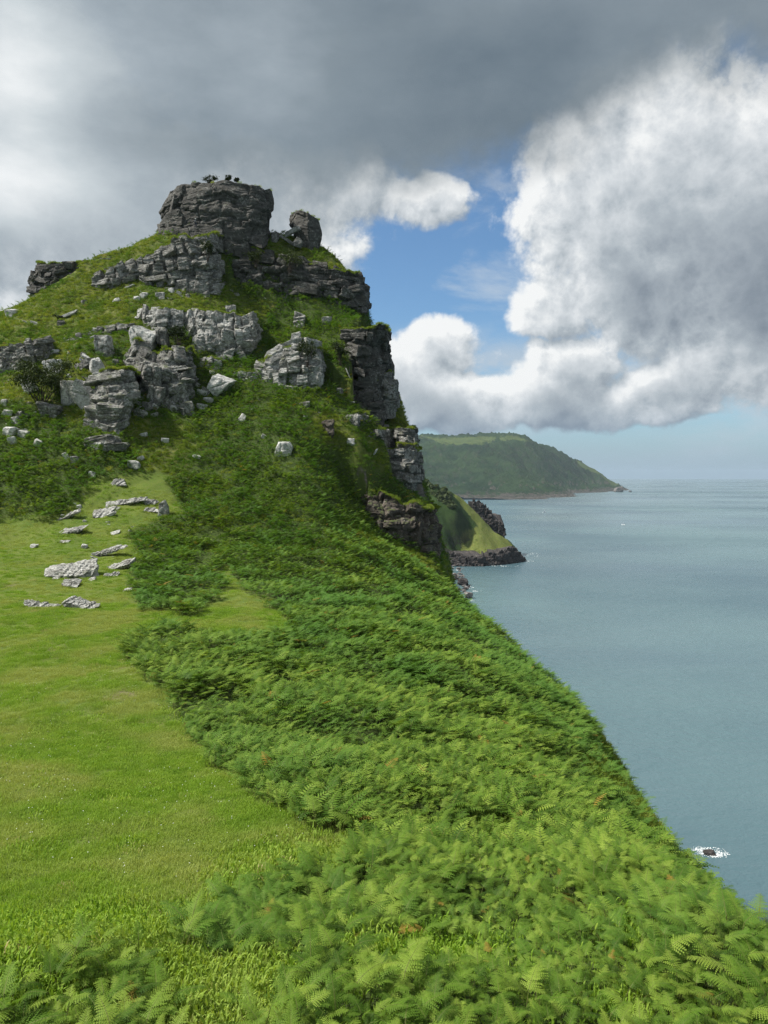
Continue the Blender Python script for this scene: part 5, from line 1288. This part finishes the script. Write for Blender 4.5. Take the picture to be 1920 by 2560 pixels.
pl = P(489, 570, 144.6); root = empty('person', pl); tag(root, 'person in dark clothing and white helmet standing at the foot of the summit tower', 'person')
skin_body('body', [(0, 0, .95, .15, .11), (0, 0, 1.2, .15, .11), (0, 0, 1.42, .17, .10), (0, 0, 1.52, .06), (0, .02, 1.66, .09, .10), (.11, 0, .9, .095), (.14, .04, .5, .07), (.15, 0, .1, .05), (.15, -.12, .05, .045),
  (-.11, 0, .9, .095), (-.15, .12, .52, .07), (-.15, .10, .12, .05), (-.15, -.02, .06, .045), (.2, 0, 1.42, .065), (.32, .06, 1.2, .05), (.34, .2, 1.05, .04), (.35, .26, 1.0, .04), (-.2, 0, 1.42, .065), (-.33, .06, 1.22, .05), (-.34, .22, 1.12, .04), (-.35, .28, 1.08, .04)],
  [(0, 1), (1, 2), (2, 3), (3, 4), (0, 5), (5, 6), (6, 7), (7, 8), (0, 9), (9, 10), (10, 11), (11, 12), (2, 13), (13, 14), (14, 15), (15, 16), (2, 17), (17, 18), (18, 19), (19, 20)], M['coat'], root)
v, f = rock_mesh((.27, .3, .2), 5, 6, facets=0, rough=0, sharp=3); mesh_obj('helmet', v + np.array([0, .02, 1.76]), f, M['helmet'], root)
v, f = rock_mesh((.34, .2, .48), 6, 6, facets=2, rough=.02, sharp=5); mesh_obj('backpack', v + np.array([0, -.2, 1.25]), f, M['pack'], root)
gl_ = hit(150, 803); root = empty('goat', gl_ + np.array([0, 0, .02])); root.rotation_euler = (0, .12, math.pi + .25); root.scale = (1.15,) * 3; tag(root, 'black horned goat standing on the upper grass slope at left', 'goat')
skin_body('body', [(-.42, 0, .62, .17, .2), (-.1, 0, .60, .19, .23), (.25, 0, .64, .17, .22), (.46, 0, .84, .10), (.58, 0, 1.02, .085), (.70, 0, .98, .07), (.80, 0, .92, .05),
  (-.5, .10, .5, .10), (-.42, .11, .34, .055), (-.52, .11, .2, .04), (-.5, .11, .03, .04), (-.5, -.10, .5, .10), (-.40, -.11, .34, .055), (-.5, -.11, .2, .04), (-.48, -.11, .03, .04),
  (.28, .10, .45, .075), (.30, .10, .24, .045), (.28, .10, .03, .04), (.30, -.10, .45, .075), (.34, -.10, .24, .045), (.32, -.10, .03, .04), (-.56, 0, .72, .05), (-.64, 0, .8, .03), (.58, .10, 1.04, .03), (.58, -.10, 1.04, .03), (.78, 0, .80, .02)],
  [(0, 1), (1, 2), (2, 3), (3, 4), (4, 5), (5, 6), (0, 7), (7, 8), (8, 9), (9, 10), (0, 11), (11, 12), (12, 13), (13, 14), (2, 15), (15, 16), (16, 17), (2, 18), (18, 19), (19, 20), (0, 21), (21, 22), (4, 23), (4, 24), (6, 25)], M['goat'], root, root=1)
for sg in (-1, 1):
    skin_body('horn', [(.58, sg * .04, 1.08, .026), (.52, sg * .06, 1.22, .022), (.42, sg * .08, 1.30, .016), (.32, sg * .10, 1.30, .008)], [(0, 1), (1, 2), (2, 3)], M['horn'], root)

# ------------------------------------------------------------------ haze over the sea and the far coast
m, N, out = new_mat('sea_haze')
pv = N.new('ShaderNodeVolumePrincipled'); pv.inputs['Color'].default_value = (.66, .84, 1.0, 1); pv.inputs['Density'].default_value = 3.0e-5; pv.inputs['Anisotropy'].default_value = .2
N.l.new(pv.outputs[0], out.inputs['Volume'])
hx = SEA_R + 600
hz = mesh_obj('haze', [(sx * hx, sy * hx, z_) for z_ in (-70, 420) for sx, sy in ((-1, -1), (1, -1), (1, 1), (-1, 1))], [(3, 2, 1, 0), (4, 5, 6, 7), (0, 1, 5, 4), (1, 2, 6, 5), (2, 3, 7, 6), (3, 0, 4, 7)], m, smooth=False); tag(hz, kind='stuff')
